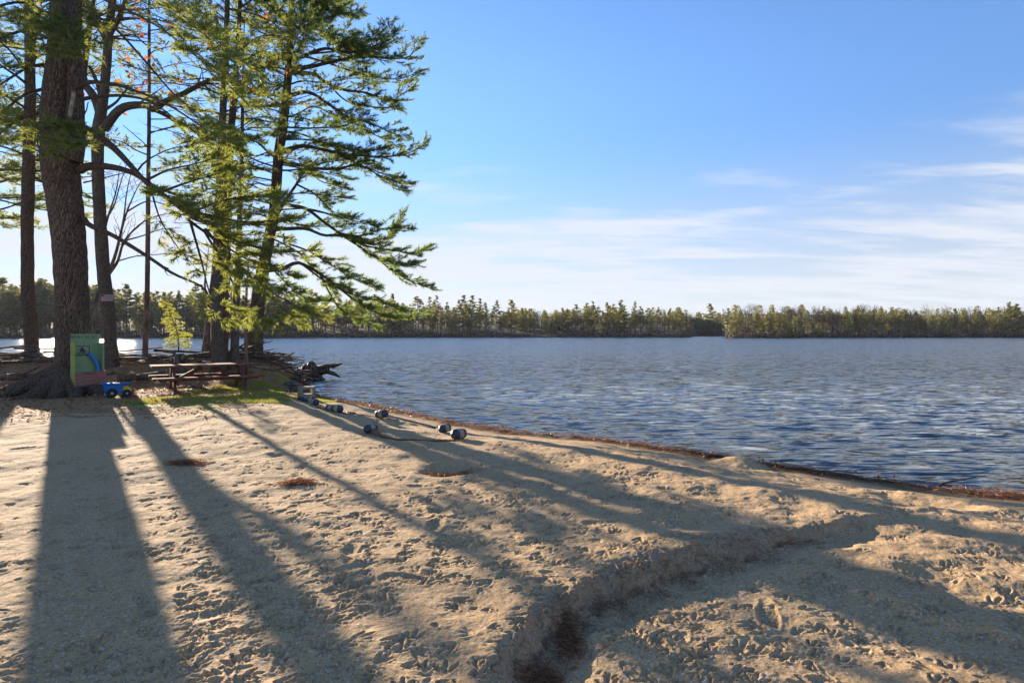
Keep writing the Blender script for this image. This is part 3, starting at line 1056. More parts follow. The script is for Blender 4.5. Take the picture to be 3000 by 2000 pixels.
class Tree:
    def __init__(s):
        s.wood, s.P0, s.P1, s.R0, s.tp, s.td, s.ts, s.tt = MB(), [], [], [], [], [], [], []
        s.leaf = []

    def trunk(s, spec, d, step=0.25, sides=18, rough=0.10, m=0):
        """spec: (px, py, width in px) rows from the foot up, at depth d (or d given per row)"""
        q = []
        for r_ in spec:
            dd = r_[3] if len(r_) > 3 else d
            q.append([*at(r_[0], r_[1], dd), r_[2] / F * dd / 2 / math.sqrt(1 + ((r_[0] - CX) / F)**2)])
        f = gz(q[0][0], q[0][1]) - 0.15
        if f < q[0][2] < 4.0 and q[0][2] < q[-1][2] and spec[0][1] > 1010:
            q.insert(0, [q[0][0], q[0][1], f, q[0][3] * 1.12])
        q = smooth(q, step)
        s.wood.tube(q[:, :3], q[:, 3], sides, m, rough=rough)
        return q

    def limb(s, pts, r0, r1=0.010, side=0.9, t0=0.25, dens=1.0, tint=0.5, bare=False, step=0.2, upb=0.06, leaves=0.0):
        P = smooth(pts, step)
        n = len(P)
        t = np.linspace(0, 1, n)
        s.wood.tube(P, r0 + (r1 - r0) * t**0.8, 6, 0, rough=0.05)
        T = nrm(np.gradient(P, axis=0))
        sgn = 1
        for i in range(int(t0 * n), n):
            for rep in range(2):
                if R.random() > dens * 0.8:
                    continue
                sgn = -sgn
                ti = (t[i] - t0) / max(1e-6, 1 - t0)
                l = side * (0.35 + 0.65 * math.sin(math.pi * min(1.0, 0.25 + 0.7 * ti))) * R.uniform(0.5, 1.15)
                sv = nrm(np.cross(T[i], UP)) * sgn
                d = nrm(T[i] * R.uniform(0.5, 1.1) + sv * R.uniform(0.45, 1.0) + UP * R.uniform(-0.25, 0.3))
                s.twig(P[i], d, l, max(0.006, r0 * 0.22 * (1 - 0.5 * ti)), tint, bare, upb, leaves)
        if not bare:
            s.twig(P[-1], T[-1], side * 0.4, 0.007, tint, bare, upb, leaves)

    def twig(s, p, d, l, r, tint, bare, upb, leaves):
        k = max(2, int(l / 0.14))
        st = l / k
        for j in range(k):
            q = p + d * st
            s.P0.append(p)
            s.P1.append(q)
            s.R0.append(r)
            r *= 0.86
            f = (j + 1) / k
            if f > 0.2:
                for rep in range(2 if not bare else 1):
                    if R.random() < (0.95 if not bare else 0.55):
                        sv = nrm(np.cross(d, UP) + 1e-6) * (1 if R.random() < 0.5 else -1)
                        d2 = nrm(d * R.uniform(0.4, 0.9) + sv * R.uniform(0.2, 0.9) + UP * R.uniform(-0.25, 0.45) + WIND)
                        l2 = R.uniform(0.10, 0.26) if not bare else R.uniform(0.15, 0.5) * min(1, l)
                        q2 = q + d2 * l2
                        s.P0.append(q)
                        s.P1.append(q2)
                        s.R0.append(r * 0.6)
                        if bare:
                            if leaves and R.random() < leaves:
                                s.leaf.append(q2)
                            if R.random() < 0.5:
                                s.P0.append((q + q2) / 2)
                                s.P1.append((q + q2) / 2 + nrm(d2 + np.array([R.gauss(0, .5), R.gauss(0, .5), R.gauss(0.1, .4)])) * l2 * 0.7)
                                s.R0.append(r * 0.4)
                        else:
                            s.tuft(q2, d2, tint)
                            if l2 > 0.16:
                                s.tuft(q + d2 * l2 * 0.5, d2, tint)
            p = q
            d = nrm(d + np.array([R.gauss(0, .1), R.gauss(0, .1), R.gauss(upb, .08)]) + (WIND * 0.25 if not bare else 0))
        if not bare:
            s.tuft(p, d, tint)

    def tuft(s, p, d, tint):
        s.tp.append(p)
        s.td.append(d)
        s.ts.append(R.uniform(0.8, 1.25))
        s.tt.append(min(1, max(0, tint + R.gauss(0, 0.17))))

    def crown(s, q, zlo, zhi, n, Lf, side=0.8, dens=0.8, tint=0.5, bare=0.0, az=None, rad=0.045, el=(-0.05, 0.3)):
        for i in range(n):
            z = zlo + (zhi - zlo) * (i + R.random()) / n
            o = np.array([np.interp(z, q[:, 2], q[:, k]) for k in range(3)])
            a = R.uniform(0, 6.283) if az is None else R.uniform(*az)
            L = Lf((z - zlo) / (zhi - zlo)) * R.uniform(0.6, 1.2)
            e = R.uniform(*el)
            d = np.array([math.cos(a) * math.cos(e), math.sin(a) * math.cos(e), math.sin(e)])
            mid = o + d * L * 0.5 + UP * R.uniform(-0.05, 0.12) * L
            tip = o + d * L + UP * R.uniform(-0.12, 0.05) * L + WIND * 0.8
            bb = R.random() < bare
            s.limb([o, o + d * L * 0.2 + UP * 0.03 * L, mid, tip], rad * R.uniform(0.7, 1.2), 0.009, side * R.uniform(0.7, 1.2), 0.28 if not bb else 0.4, dens if not bb else 0.35, np.clip(tint + R.gauss(0, 0.15), 0, 1), bb)

    def finish(s, root, bark_m, leaf_m, needle=1.0, trunk_name='trunk'):
        og = np.array(root.location)
        s.wood.build(trunk_name, bark_m, root, origin=og)
        c = MB()
        if s.P0:
            c.cones(np.array(s.P0), np.array(s.P1), np.array(s.R0), np.array(s.R0) * 0.8, 3, 1)
        if s.tp:
            tufts(c, np.array(s.tp), np.array(s.td), np.array(s.ts) * needle, np.array(s.tt))
        if c.n:
            c.build('crown', [leaf_m, M['twig']], root, smooth=False, origin=og)
        return root


def _tmpl(seed, k=15):
    g = np.random.default_rng(seed)
    V = []
    for i in range(k):
        a, th = g.uniform(0, 6.283), g.uniform(0.25, 1.05)
        d = np.array([math.sin(th) * math.cos(a), math.sin(th) * math.sin(a), math.cos(th)])
        o = np.array([0, 0, g.uniform(-0.07, 0.03)])
        w = nrm(np.cross(d, g.normal(0, 1, 3))) * 0.0068
        L = g.uniform(0.085, 0.125)
        bend = np.array([0.018, 0, 0])
        V += [o - w, o + w, o + d * L + bend]
    return np.array(V)


TM = [_tmpl(i) for i in range(5)]


def tufts(b, P, D, Sc, T):
    n = len(P)
    D = nrm(D)
    ref = np.random.default_rng(n).normal(0, 1, (n, 3))
    a = nrm(np.cross(D, ref))
    c = np.cross(D, a)
    B = np.stack([a, c, D], 1)
    which = np.arange(n) % len(TM)
    for k, tm in enumerate(TM):
        I = np.nonzero(which == k)[0]
        if not len(I):
            continue
        V = np.einsum('vj,njk->nvk', tm, B[I]) * Sc[I][:, None, None] + P[I][:, None]
        b.add(V, np.arange(len(I) * len(tm)).reshape(-1, 3), 0, np.repeat(T[I], len(tm)))


def px_limb(pts, d0, d1, jit=0.0):
    n = len(pts)
    return [at(p[0] + R.gauss(0, jit), p[1] + R.gauss(0, jit), d0 + (d1 - d0) * i / (n - 1)) for i, p in enumerate(pts)]


def root_at(name, label, px, d, cat='tree', group=None):
    x = (px - CX) / F * d
    return thing(name, label, cat, (x, d, gz(x, d)), group)


# the big double pine with the toy board
dA = 13.5
T = Tree()
q = T.trunk([(213, 1172, 150), (213, 1140, 128), (213, 1110, 118), (213, 1060, 110), (212, 1000, 107), (210, 850, 103), (202, 700, 105), (186, 560, 113), (177, 480, 118), (174, 420, 116), (168, 370, 106), (168, 280, 95), (176, 190, 87), (182, 100, 82), (186, 0, 79), (190, -150, 74), (192, -500, 58), (192, -1000, 36), (190, -1350, 12)], dA, 0.12, 40, 0.07)
T.trunk([(206, 470, 80, 13.46), (216, 420, 72, 13.46), (219, 370, 64, 13.46), (221, 300, 54), (218, 200, 47), (216, 100, 44), (221, 0, 40), (235, -200, 34), (250, -500, 26), (262, -900, 10)], dA, 0.2, 24, 0.07)
# root flare
for a, L, r in [(200, 2.5, 0.19), (185, 1.5, 0.2), (235, 1.3, 0.24), (268, 1.0, 0.24), (300, 1.1, 0.23), (335, 1.2, 0.22), (20, 1.3, 0.2), (70, 1.2, 0.2), (120, 1.3, 0.2), (160, 1.5, 0.18)]:
    a = math.radians(a)
    x0, y0 = (213 - CX) / F * dA, dA
    pts = []
    for t in np.linspace(0, 1, 9):
        rr = 0.22 + L * t
        x, y = x0 + math.cos(a + 0.25 * math.sin(3 * t)) * rr, y0 + math.sin(a + 0.25 * math.sin(3 * t)) * rr
        pts.append([x, y, gz(x, y) + 0.62 * (1 - t)**3.2 * min(1.0, 0.6 + 0.2 * L) - 0.02 - 0.09 * t])
    T.wood.tube(pts, r * (1 - 0.72 * np.linspace(0, 1, 9)), 14, rough=0.28)
GREEN = 0.5
Dn = [
    # low green limb over the table and its fans
    ([(235, 497), (262, 487), (330, 490), (400, 515), (480, 572), (560, 625), (650, 690), (740, 745)], 13.50, 12.78, 0.10, 0.9, 0.42, 0.42),
    ([(250, 375), (300, 408), (340, 440), (390, 490), (440, 545), (500, 590), (570, 640), (640, 665)], 13.50, 12.24, 0.10, 0.9, 0.5, 0.5),
    ([(470, 565), (540, 540), (600, 520), (660, 500)], 12.96, 13.41, 0.035, 0.8, 0.2, 0.45),
    ([(520, 600), (600, 625), (720, 650), (830, 642)], 12.87, 12.24, 0.04, 0.9, 0.15, 0.45),
    ([(545, 640), (650, 715), (740, 770), (830, 800)], 12.78, 13.68, 0.04, 0.9, 0.15, 0.45),
    ([(600, 670), (690, 770), (790, 850), (890, 905)], 12.69, 12.33, 0.04, 0.9, 0.2, 0.5),
    ([(600, 670), (660, 790), (710, 880), (770, 935)], 12.78, 13.41, 0.035, 0.9, 0.2, 0.55),
    ([(560, 650), (590, 760), (610, 860), (650, 920)], 12.69, 12.15, 0.035, 0.8, 0.2, 0.6),
    ([(640, 700), (720, 800), (800, 880), (850, 925)], 12.96, 13.95, 0.035, 0.8, 0.15, 0.5),
    ([(430, 525), (490, 500), (560, 485), (620, 470)], 13.14, 12.51, 0.03, 0.75, 0.2, 0.55),
    ([(400, 505), (430, 470), (490, 440), (540, 430)], 13.14, 13.41, 0.025, 0.7, 0.2, 0.6),
    ([(650, 690), (740, 720), (820, 740), (880, 735)], 12.78, 13.14, 0.03, 0.75, 0.2, 0.5),
    ([(560, 625), (640, 590), (720, 575), (790, 580)], 12.78, 12.06, 0.03, 0.75, 0.2, 0.42),
    ([(440, 545), (470, 640), (520, 720), (560, 770)], 12.51, 13.32, 0.025, 0.6, 0.35, 0.6),
    # high limbs reaching to the right
    ([(222, 262), (245, 246), (274, 244), (350, 252), (446, 287), (510, 322), (606, 383), (680, 430)], 13.50, 12.42, 0.055, 0.7, 0.72, 0.5),
    ([(222, 300), (236, 291), (300, 281), (367, 277), (446, 300), (542, 367), (638, 411)], 13.50, 12.96, 0.05, 0.6, 0.75, 0.5),
    ([(223, 25), (319, 73), (414, 166), (510, 274), (600, 345), (660, 390)], 13.50, 12.78, 0.04, 0.5, 0.75, 0.55),
    ([(225, -60), (300, -5), (367, 29), (462, 77), (542, 137), (638, 217), (700, 280)], 13.50, 12.24, 0.04, 0.8, 0.5, 0.75),
    ([(225, -120), (330, -70), (430, -20), (540, 50), (620, 110), (690, 190)], 13.50, 12.06, 0.04, 0.9, 0.45, 0.8),
    # clumps hanging in front of the trunk
    ([(185, 40, ), (170, 55), (165, 80), (190, 130)], 13.32, 11.61, 0.035, 0.75, 0.1, 0.12),
    ([(190, -20), (205, 20), (215, 70), (222, 140)], 13.32, 11.88, 0.035, 0.7, 0.1, 0.12),
    ([(150, 60), (120, 70), (118, 100), (140, 150)], 13.32, 11.70, 0.03, 0.7, 0.1, 0.12),
    ([(165, 350), (150, 370), (150, 390), (165, 425)], 13.32, 11.79, 0.03, 0.6, 0.15, 0.15),
    ([(170, 350), (195, 370), (205, 395), (215, 420)], 13.32, 11.97, 0.025, 0.5, 0.15, 0.15),
    ([(150, 340), (125, 370), (110, 400), (115, 440)], 13.32, 12.06, 0.025, 0.6, 0.2, 0.25),
    # to the left
    ([(140, 40), (90, 15), (30, 10), (-60, 40)], 13.50, 12.42, 0.05, 0.9, 0.2, 0.3),
    ([(135, 110), (80, 90), (20, 110), (-70, 150)], 13.50, 12.24, 0.05, 0.9, 0.2, 0.35),
    ([(130, 190), (80, 200), (20, 235), (-70, 290)], 13.50, 12.78, 0.045, 0.85, 0.2, 0.4),
    ([(125, 260), (70, 280), (10, 330), (-60, 400)], 13.50, 12.51, 0.045, 0.85, 0.25, 0.5),
    ([(118, 330), (80, 340), (30, 370), (-40, 430)], 13.50, 13.05, 0.04, 0.8, 0.3, 0.5),
]
for pts, d0, d1, r0, side, t0, tint in Dn:
    T.limb(px_limb(pts, d0, d1, 2), r0, 0.01, side, t0, 0.8, tint)
T.limb(px_limb([(246, 640), (262, 660), (310, 680), (351, 701), (438, 755), (505, 800), (578, 832), (603, 850), (612, 872)], 13.50, 12.78), 0.065, 0.02, 0.45, 0.55, 0.35, 0.5, True)
T.limb(px_limb([(245, 535), (290, 525), (350, 510), (400, 500)], 13.50, 12.87), 0.02, 0.006, 0.5, 0.3, 0.5, 0.5, True)
T.limb(px_limb([(232, 560), (262, 575), (285, 600), (300, 625)], 13.41, 12.60), 0.014, 0.005, 0.4, 0.2, 0.9, 0.5, True)
T.limb(px_limb([(200, 310), (230, 355), (255, 320), (258, 300)], 13.23, 12.87), 0.03, 0.012, 0.2, 0.8, 0.2, 0.5, True)
qq = q[(q[:, 2] > 12)]
T.crown(q, 11.5, 21, 26, lambda f: 3.6 * (1 - 0.7 * f), 0.8, 0.7, 0.45)
rA = root_at('pine_tree', 'huge double stemmed pine with the green toy board fixed to its foot', 213, dA)
T.finish(rA, M['pine_bark'], M['needle'], 1.22)
b = MB()
b.tube(smooth(px_limb([(205, 345), (208, 318), (215, 285), (217, 270)], 13.0, 12.95), 0.06), 0.04, 10, rough=0.15)
b.build('dead_stub', M['pale_wood'], rA, origin=np.array(rA.location))

# trunk near the left edge
T = Tree()
q = T.trunk([(96, 1062, 62), (95, 1045, 52), (92, 1000, 45), (88, 930, 44), (82, 850, 42), (80, 700, 40), (82, 560, 41), (84, 480, 39), (88, 330, 36), (88, 200, 33), (86, 50, 30), (84, -200, 25), (82, -600, 14), (80, -900, 5)], 19.5, 0.2, 20)
T.crown(q, 6.5, 18, 44, lambda f: 3.6 * (1 - 0.6 * f), 0.8, 0.75, 0.7, 0.15)
T.finish(root_at('pine_tree', 'straight pine with a bare lower trunk nearest the left edge', 96, 19.5), M['pine_bark_fine'], M['needle'])
T = Tree()
q = T.trunk([(-75, 1040, 50), (-75, 800, 42), (-70, 400, 34), (-66, 0, 26), (-60, -400, 10)], 25, 0.4, 14)
T.crown(q, 6.0, 17, 34, lambda f: 4.2 * (1 - 0.55 * f), 0.8, 0.8, 0.75, 0.05)
T.crown(q, 6.6, 11.5, 14, lambda f: 3.9, 0.9, 0.9, 0.8, 0.0, (-0.5, 0.5), 0.05, (-0.1, 0.1))
T.finish(root_at('pine_tree', 'pine outside the left edge whose sunlit tiers of needles reach in', -75, 25), M['pine_bark_fine'], M['needle'])

# old oak with crooked limbs, orange leaves and a faded notice
dC = 18.0
T = Tree()
T.trunk([(330, 1096, 62), (329, 1075, 48), (327, 1040, 43), (322, 960, 40), (312, 870, 42), (304, 800, 42), (297, 700, 40), (289, 560, 38), (286, 450, 38), (289, 380, 39), (296, 330, 36), (305, 270, 30), (313, 180, 28), (318, 110, 27), (326, 30, 24), (336, -60, 20), (345, -300, 12), (350, -600, 4)], dC, 0.18, 22)
limbs = [([(294, 335), (278, 290), (262, 265), (249, 249), (244, 215), (246, 190)], 0.15, 0.10), ([(246, 200), (258, 120), (262, 60), (275, 0), (282, -80)], 0.10, 0.04), ([(262, 70), (240, 30), (228, -30)], 0.07, 0.03),
         ([(314, 115), (290, 70), (268, 35), (252, -10)], 0.14, 0.07), ([(320, 100), (345, 60), (365, 10), (380, -60)], 0.10, 0.05),
         ([(304, 378), (325, 350), (343, 328), (365, 314), (400, 308), (430, 310), (452, 322), (480, 300), (530, 278), (590, 247), (625, 233), (680, 236), (740, 246)], 0.15, 0.035),
         ([(448, 320), (480, 335), (520, 362), (550, 398), (575, 416), (605, 410), (640, 395)], 0.075, 0.03), ([(300, 310), (285, 245), (262, 195)], 0.09, 0.05), ([(310, 320), (340, 300), (372, 262), (388, 255)], 0.05, 0.02)]
for pts, r0, r1 in limbs:
    T.limb(px_limb(pts, dC, dC + R.uniform(-1.2, 1.2)), r0, r1, 1.0, 0.35, 0.45, 0.5, True, leaves=0.22)
for i in range(16):
    x0, y0 = R.choice([(300, 300), (318, 110), (326, 30), (249, 240), (262, 60), (400, 308), (530, 278), (590, 247), (345, 60)])
    a = R.uniform(-0.5, 0.9)
    L = R.uniform(120, 260)
    T.limb(px_limb([(x0, y0), (x0 + L * 0.4 * math.cos(a), y0 - L * 0.35 * math.sin(a) + 10), (x0 + L * math.cos(a), y0 - L * 0.75 * math.sin(a) + R.uniform(-30, 50))], dC, dC + R.uniform(-2, 2)), 0.035, 0.008, 1.0, 0.25, 0.6, 0.5, True, leaves=0.3)
rC = root_at('oak_tree', 'nearly bare oak with crooked limbs, a few orange leaves and a notice', 330, dC)
T.finish(rC, M['oak_bark'], M['oak_leaf'])
gl_ = np.random.default_rng(77)
Lf = np.array(T.leaf)
ext = np.array([at(px, py, dC + R.uniform(-1.5, 1)) for px, py in [(345, 148), (365, 192), (378, 178), (375, 172), (372, 210), (348, 236), (445, 165), (455, 195), (430, 168), (440, 235), (397, 30), (400, 25), (435, 70), (490, 75), (515, 85), (530, 62), (500, 272), (520, 255), (537, 310), (368, 335), (345, 325), (293, 275), (245, 278), (500, 245), (405, 262), (520, 190), (610, 110), (612, 130), (780, 65), (800, 68), (803, 95), (770, 128), (790, 185), (812, 188), (830, 212), (850, 205), (920, 145), (915, 170), (870, 190), (843, 280), (884, 263), (905, 305), (940, 255), (965, 247), (950, 295), (965, 325), (910, 333), (895, 303), (735, 18), (780, 40), (116, 12), (75, 10)]] * 1)
Lf = np.vstack([Lf, ext, ext + gl_.normal(0, 0.07, ext.shape)]) if len(Lf) else ext
n = len(Lf)
u1 = nrm(gl_.normal(0, 1, (n, 3))) * gl_.uniform(0.055, 0.085, n)[:, None]
u2 = nrm(np.cross(u1, gl_.normal(0, 1, (n, 3)))) * 0.055
b = MB()
b.add(*quads_at(Lf, u1, u2, gl_.random(n))[:2], 0, np.repeat(gl_.random(n), 4))
b.build('leaves', M['oak_leaf'], rC, smooth=False, origin=np.array(rC.location))

# forked bare tree behind the oak
T = Tree()
T.trunk([(270, 1070, 14), (274, 1000, 11), (278, 930, 11), (284, 870, 11), (300, 835, 10), (317, 806, 10)], 19.5, 0.2, 10)
for pts, r0 in [([(317, 806), (340, 740), (352, 690), (372, 620), (400, 555), (420, 520)], 0.07), ([(317, 806), (345, 765), (365, 705), (420, 650), (470, 630), (520, 622)], 0.055), ([(345, 720), (362, 640), (372, 560), (390, 480)], 0.04),
                ([(300, 700), (318, 630), (340, 560), (352, 480)], 0.05), ([(312, 640), (335, 600), (352, 540), (375, 470)], 0.035), ([(365, 705), (420, 690), (470, 672), (530, 668)], 0.03), ([(372, 620), (430, 590), (490, 600), (540, 610)], 0.03), ([(345, 765), (400, 750), (470, 745), (545, 740)], 0.025)]:
    T.limb(px_limb(pts, 19.5, 19.5 + R.uniform(-0.8, 0.8)), r0, 0.01, 0.9, 0.3, 0.6, 0.5, True, leaves=0.06)
rH = root_at('leafless_tree', 'thin forked leafless tree leaning out from behind the oak', 270, 19.5)
T.finish(rH, M['thin_bark'], M['oak_leaf'])
if T.leaf:
    Lf = np.array(T.leaf)
    n = len(Lf)
    u1 = nrm(gl_.normal(0, 1, (n, 3))) * 0.05
    u2 = nrm(np.cross(u1, gl_.normal(0, 1, (n, 3)))) * 0.03
    b = MB()
    b.add(*quads_at(Lf, u1, u2, gl_.random(n))[:2], 0, np.repeat(gl_.random(n), 4))
    b.build('leaves', M['oak_leaf'], rH, smooth=False, origin=np.array(rH.location))

# slim pole pine
T = Tree()
q = T.trunk([(425, 1046, 20), (426, 1000, 17), (431, 880, 16), (433, 700, 15), (435, 500, 13), (437, 300, 11), (437, 100, 9), (437, -150, 6), (437, -300, 2)], 19.5, 0.3, 12)
T.crown(q, 7.5, 17, 30, lambda f: 2.5 * (1 - 0.5 * f), 0.7, 0.6, 0.85, 0.25, None, 0.022)
T.finish(root_at('pine_tree', 'slim straight pole of a pine alone between oak and table', 425, 19.5), M['thin_bark'], M['needle'])

# trunks behind the table
T = Tree()
q = T.trunk([(640, 1076, 54), (640, 1050, 44), (637, 980, 38), (634, 900, 34), (636, 800, 32), (640, 650, 29), (646, 500, 25), (652, 350, 22), (660, 200, 19), (665, 50, 16), (668, -150, 11), (670, -350, 4)], 17.5, 0.25, 18)
T.crown(q, 8.0, 15.5, 25, lambda f: 2.9 * (1 - 0.5 * f), 0.75, 0.75, 0.75, 0.2, None, 0.03)
T.crown(q, 4.5, 8.0, 12, lambda f: 2.2, 0.6, 0.5, 0.6, 0.9, None, 0.02)
T.finish(root_at('pine_tree', 'lichen pale pine trunk right behind the middle of the picnic table', 640, 17.5), M['oak_bark'], M['needle'])
T = Tree()
q = T.trunk([(652, 1066, 34), (655, 1000, 28), (658, 880, 27), (664, 700, 26), (670, 500, 25), (680, 350, 21), (690, 230, 17), (700, 80, 13), (706, -120, 9), (710, -300, 3)], 18.3, 0.25, 14)
T.crown(q, 8.0, 15.5, 25, lambda f: 2.9 * (1 - 0.5 * f), 0.75, 0.7, 0.7, 0.25, None, 0.03)
T.crown(q, 4.5, 8.0, 12, lambda f: 2.3, 0.6, 0.5, 0.6, 0.9, None, 0.02)
T.finish(root_at('pine_tree', 'darker pine close behind the lichen pale trunk, its partner', 652, 18.3), M['pine_bark_fine'], M['needle'])
T = Tree()
T.trunk([(604, 1040, 32), (607, 1010, 27), (614, 930, 20), (620, 860, 16), (628, 760, 13), (636, 600, 9), (642, 450, 4)], 20, 0.25, 12)
T.limb(px_limb([(613, 880), (600, 840), (605, 780), (612, 720)], 20, 19.5), 0.05, 0.01, 0.6, 0.3, 0.6, 0.5, True)
T.finish(root_at('leaning_tree', 'reddish leaning trunk at the left of the cluster behind the table', 604, 20), M['thin_bark'], M['needle'])
T = Tree()
q = T.trunk([(686, 1074, 38), (687, 1040, 28), (689, 980, 24), (692, 900, 22), (696, 800, 20), (702, 650, 16), (708, 450, 12), (712, 250, 8), (716, 60, 3)], 17.8, 0.25, 14)
T.crown(q, 7.0, 12, 18, lambda f: 2.0 * (1 - 0.5 * f), 0.65, 0.6, 0.6, 0.45, None, 0.02)
T.finish(root_at('pine_tree', 'slender grey trunk standing between its thicker neighbours and the dark pine', 686, 17.8), M['oak_bark'], M['needle'])
T = Tree()
T.trunk([(722, 1094, 16), (722, 1060, 12), (720, 1000, 11), (719, 940, 10), (722, 860, 8), (728, 760, 5)], 15.8, 0.2, 10)
T.limb(px_limb([(719, 940), (735, 900), (750, 870), (770, 850)], 15.8, 15.4), 0.02, 0.006, 0.5, 0.3, 0.7, 0.5, True)
T.finish(root_at('thin_tree', 'thinnest stem, bare and dark, at the right end of the table', 722, 15.8), M['thin_bark'], M['needle'])

# the tall dark pine whose boughs stand against the sky
dF = 20.5
T = Tree()
q = T.trunk([(742, 1052, 66), (744, 1030, 55), (746, 1000, 50), (748, 960, 48), (756, 880, 44), (772, 780, 38), (790, 690, 34), (803, 620, 32), (810, 540, 31), (815, 460, 31), (824, 400, 30), (834, 330, 28), (841, 260, 25), (846, 190, 22), (850, 100, 19), (853, 20, 16), (856, -80, 13), (858, -250, 8), (859, -380, 3)], dF, 0.2, 22)
right = [
    [(853, 60), (900, 42), (955, 28), (1012, 40)], [(852, 20), (890, 0), (940, -10), (1000, 0)], [(851, 86), (900, 90), (960, 118), (1010, 142), (1060, 150)], [(851, 80), (905, 82), (970, 100), (1040, 112), (1090, 108)],
    [(848, 176), (880, 168), (905, 158), (955, 143), (1005, 155), (1060, 148), (1110, 125), (1130, 92)], [(905, 158), (1000, 150), (1080, 140), (1140, 120), (1162, 100)],
    [(846, 205), (900, 196), (950, 186), (1010, 173), (1080, 166), (1160, 172), (1200, 165), (1222, 138)],
    [(845, 214), (900, 214), (930, 225), (960, 245), (1010, 262), (1080, 275), (1140, 300), (1188, 268)],
    [(905, 168), (960, 185), (1030, 205), (1100, 225), (1165, 232), (1222, 214)], [(960, 245), (1010, 290), (1060, 312), (1120, 318), (1150, 316)],
    [(838, 282), (900, 270), (960, 305), (1010, 340), (1060, 375), (1110, 402), (1150, 418)], [(1010, 340), (1080, 360), (1140, 385), (1180, 400)],
    [(830, 345), (870, 332), (920, 312), (960, 330), (1000, 345)], [(832, 372), (890, 378), (940, 375), (1000, 368), (1060, 350)],
    [(825, 412), (880, 408), (930, 415), (990, 430), (1050, 442), (1100, 440)],
    [(824, 442), (860, 434), (897, 430), (983, 446), (1060, 456), (1142, 459), (1200, 448), (1236, 428)], [(983, 446), (1050, 480), (1110, 505), (1182, 532)],
    [(818, 470), (880, 485), (950, 496), (1000, 490), (1055, 485), (1108, 515), (1165, 545)], [(815, 480), (890, 500), (940, 530), (990, 545)],
    [(812, 628), (840, 580), (866, 541), (885, 510), (908, 492), (950, 476), (1000, 470)], [(866, 541), (920, 570), (960, 610), (1000, 640), (1040, 660)],
    [(808, 592), (850, 602), (898, 615), (950, 650), (1020, 699), (1090, 748), (1150, 795), (1200, 820), (1248, 840)], [(898, 615), (960, 625), (1010, 640), (1070, 655)],
    [(800, 672), (850, 670), (900, 674), (950, 690), (1000, 688), (1060, 710), (1120, 705), (1168, 645)], [(1000, 688), (1060, 690), (1130, 670), (1185, 668)],
    [(1020, 699), (1090, 722), (1160, 735), (1210, 745), (1245, 732)], [(1090, 748), (1150, 770), (1190, 772)],
    [(775, 795), (828, 787), (855, 775), (880, 772), (933, 800), (1003, 853), (1056, 895), (1110, 918), (1160, 932), (1226, 928)], [(880, 772), (960, 830), (1030, 862), (1100, 880), (1165, 905)], [(933, 800), (980, 880), (1020, 920), (1080, 945)],
    [(850, 715), (905, 735), (960, 770), (1020, 805), (1085, 838)], [(800, 700), (870, 740), (930, 800), (970, 840)], [(780, 770), (840, 830), (890, 870), (940, 880)],
]
for i, pts in enumerate(right):
    big_ = len(pts) >= 7
    d0 = dF + (0 if pts[0][0] < 870 else R.uniform(-0.4, 0.4))
    T.limb(px_limb(pts, d0, dF + R.uniform(-1.8, 1.4), 1.5), 0.085 if big_ else 0.04, 0.012, 0.85 if big_ else 0.75, 0.38 if big_ else 0.3, 1.0, 0.4 if pts[0][1] < 760 else 0.8)
T.crown(q, 5.4, 13.0, 40, lambda f: 3.4 - 1.2 * f, 0.75, 0.75, 0.5, 0.55, (2.0, 5.4), 0.04, (-0.12, 0.22))
T.crown(q, 5.0, 13.0, 13, lambda f: 3.0, 0.8, 0.8, 0.45, 0.1, (-1.3, 1.3), 0.04, (-0.12, 0.22))
T.crown(q, 11.5, 17.6, 25, lambda f: 3.4 * (1 - 0.75 * f), 0.85, 0.9, 0.35, 0.0, None, 0.035)
T.finish(root_at('pine_tree', 'tall dark pine on the point, its long boughs standing against the sky', 742, dF), M['pine_bark_fine'], M['needle_deep'], 1.22)

# saplings on the bank
for px, d, pts, lab, hgt in [(523, 18.6, [(523, 1030), (521, 985), (510, 950), (497, 915), (480, 884)], 'yellow green hemlock sapling with a bent tip beside the old stump', 1.0),
                             (552, 18.8, [(552, 1030), (551, 1005), (549, 985)], 'knee high conifer seedling right of the bent sapling', 0.5)]:
    T = Tree()
    P = smooth(px_limb(pts, d, d), 0.08)
    T.wood.tube(P, np.linspace(0.022 * hgt, 0.004, len(P)), 7)
    for i in range(2, len(P)):
        for k in range(4):
            a = R.uniform(0, 6.283)
            L = (0.42 * hgt * (1 - 0.75 * i / len(P)) + 0.08) * R.uniform(0.6, 1.1)
            dr = nrm(np.array([math.cos(a) - 0.25, math.sin(a), R.uniform(0.0, 0.4)]))
            for j in range(max(2, int(L / 0.06))):
                q_ = P[i] + dr * 0.06 * (j + 1)
                T.P0.append(P[i] + dr * 0.06 * j)
                T.P1.append(q_)
                T.R0.append(0.004)
                T.tuft(q_, nrm(dr + np.array([R.gauss(0, .4), R.gauss(0, .4), R.gauss(0, .3)])), 0.6)
                dr = nrm(dr + np.array([0, 0, -0.06]))
    T.finish(root_at('conifer_sapling', lab, px, d, 'sapling'), M['thin_bark'], M['sapling'], 0.62)

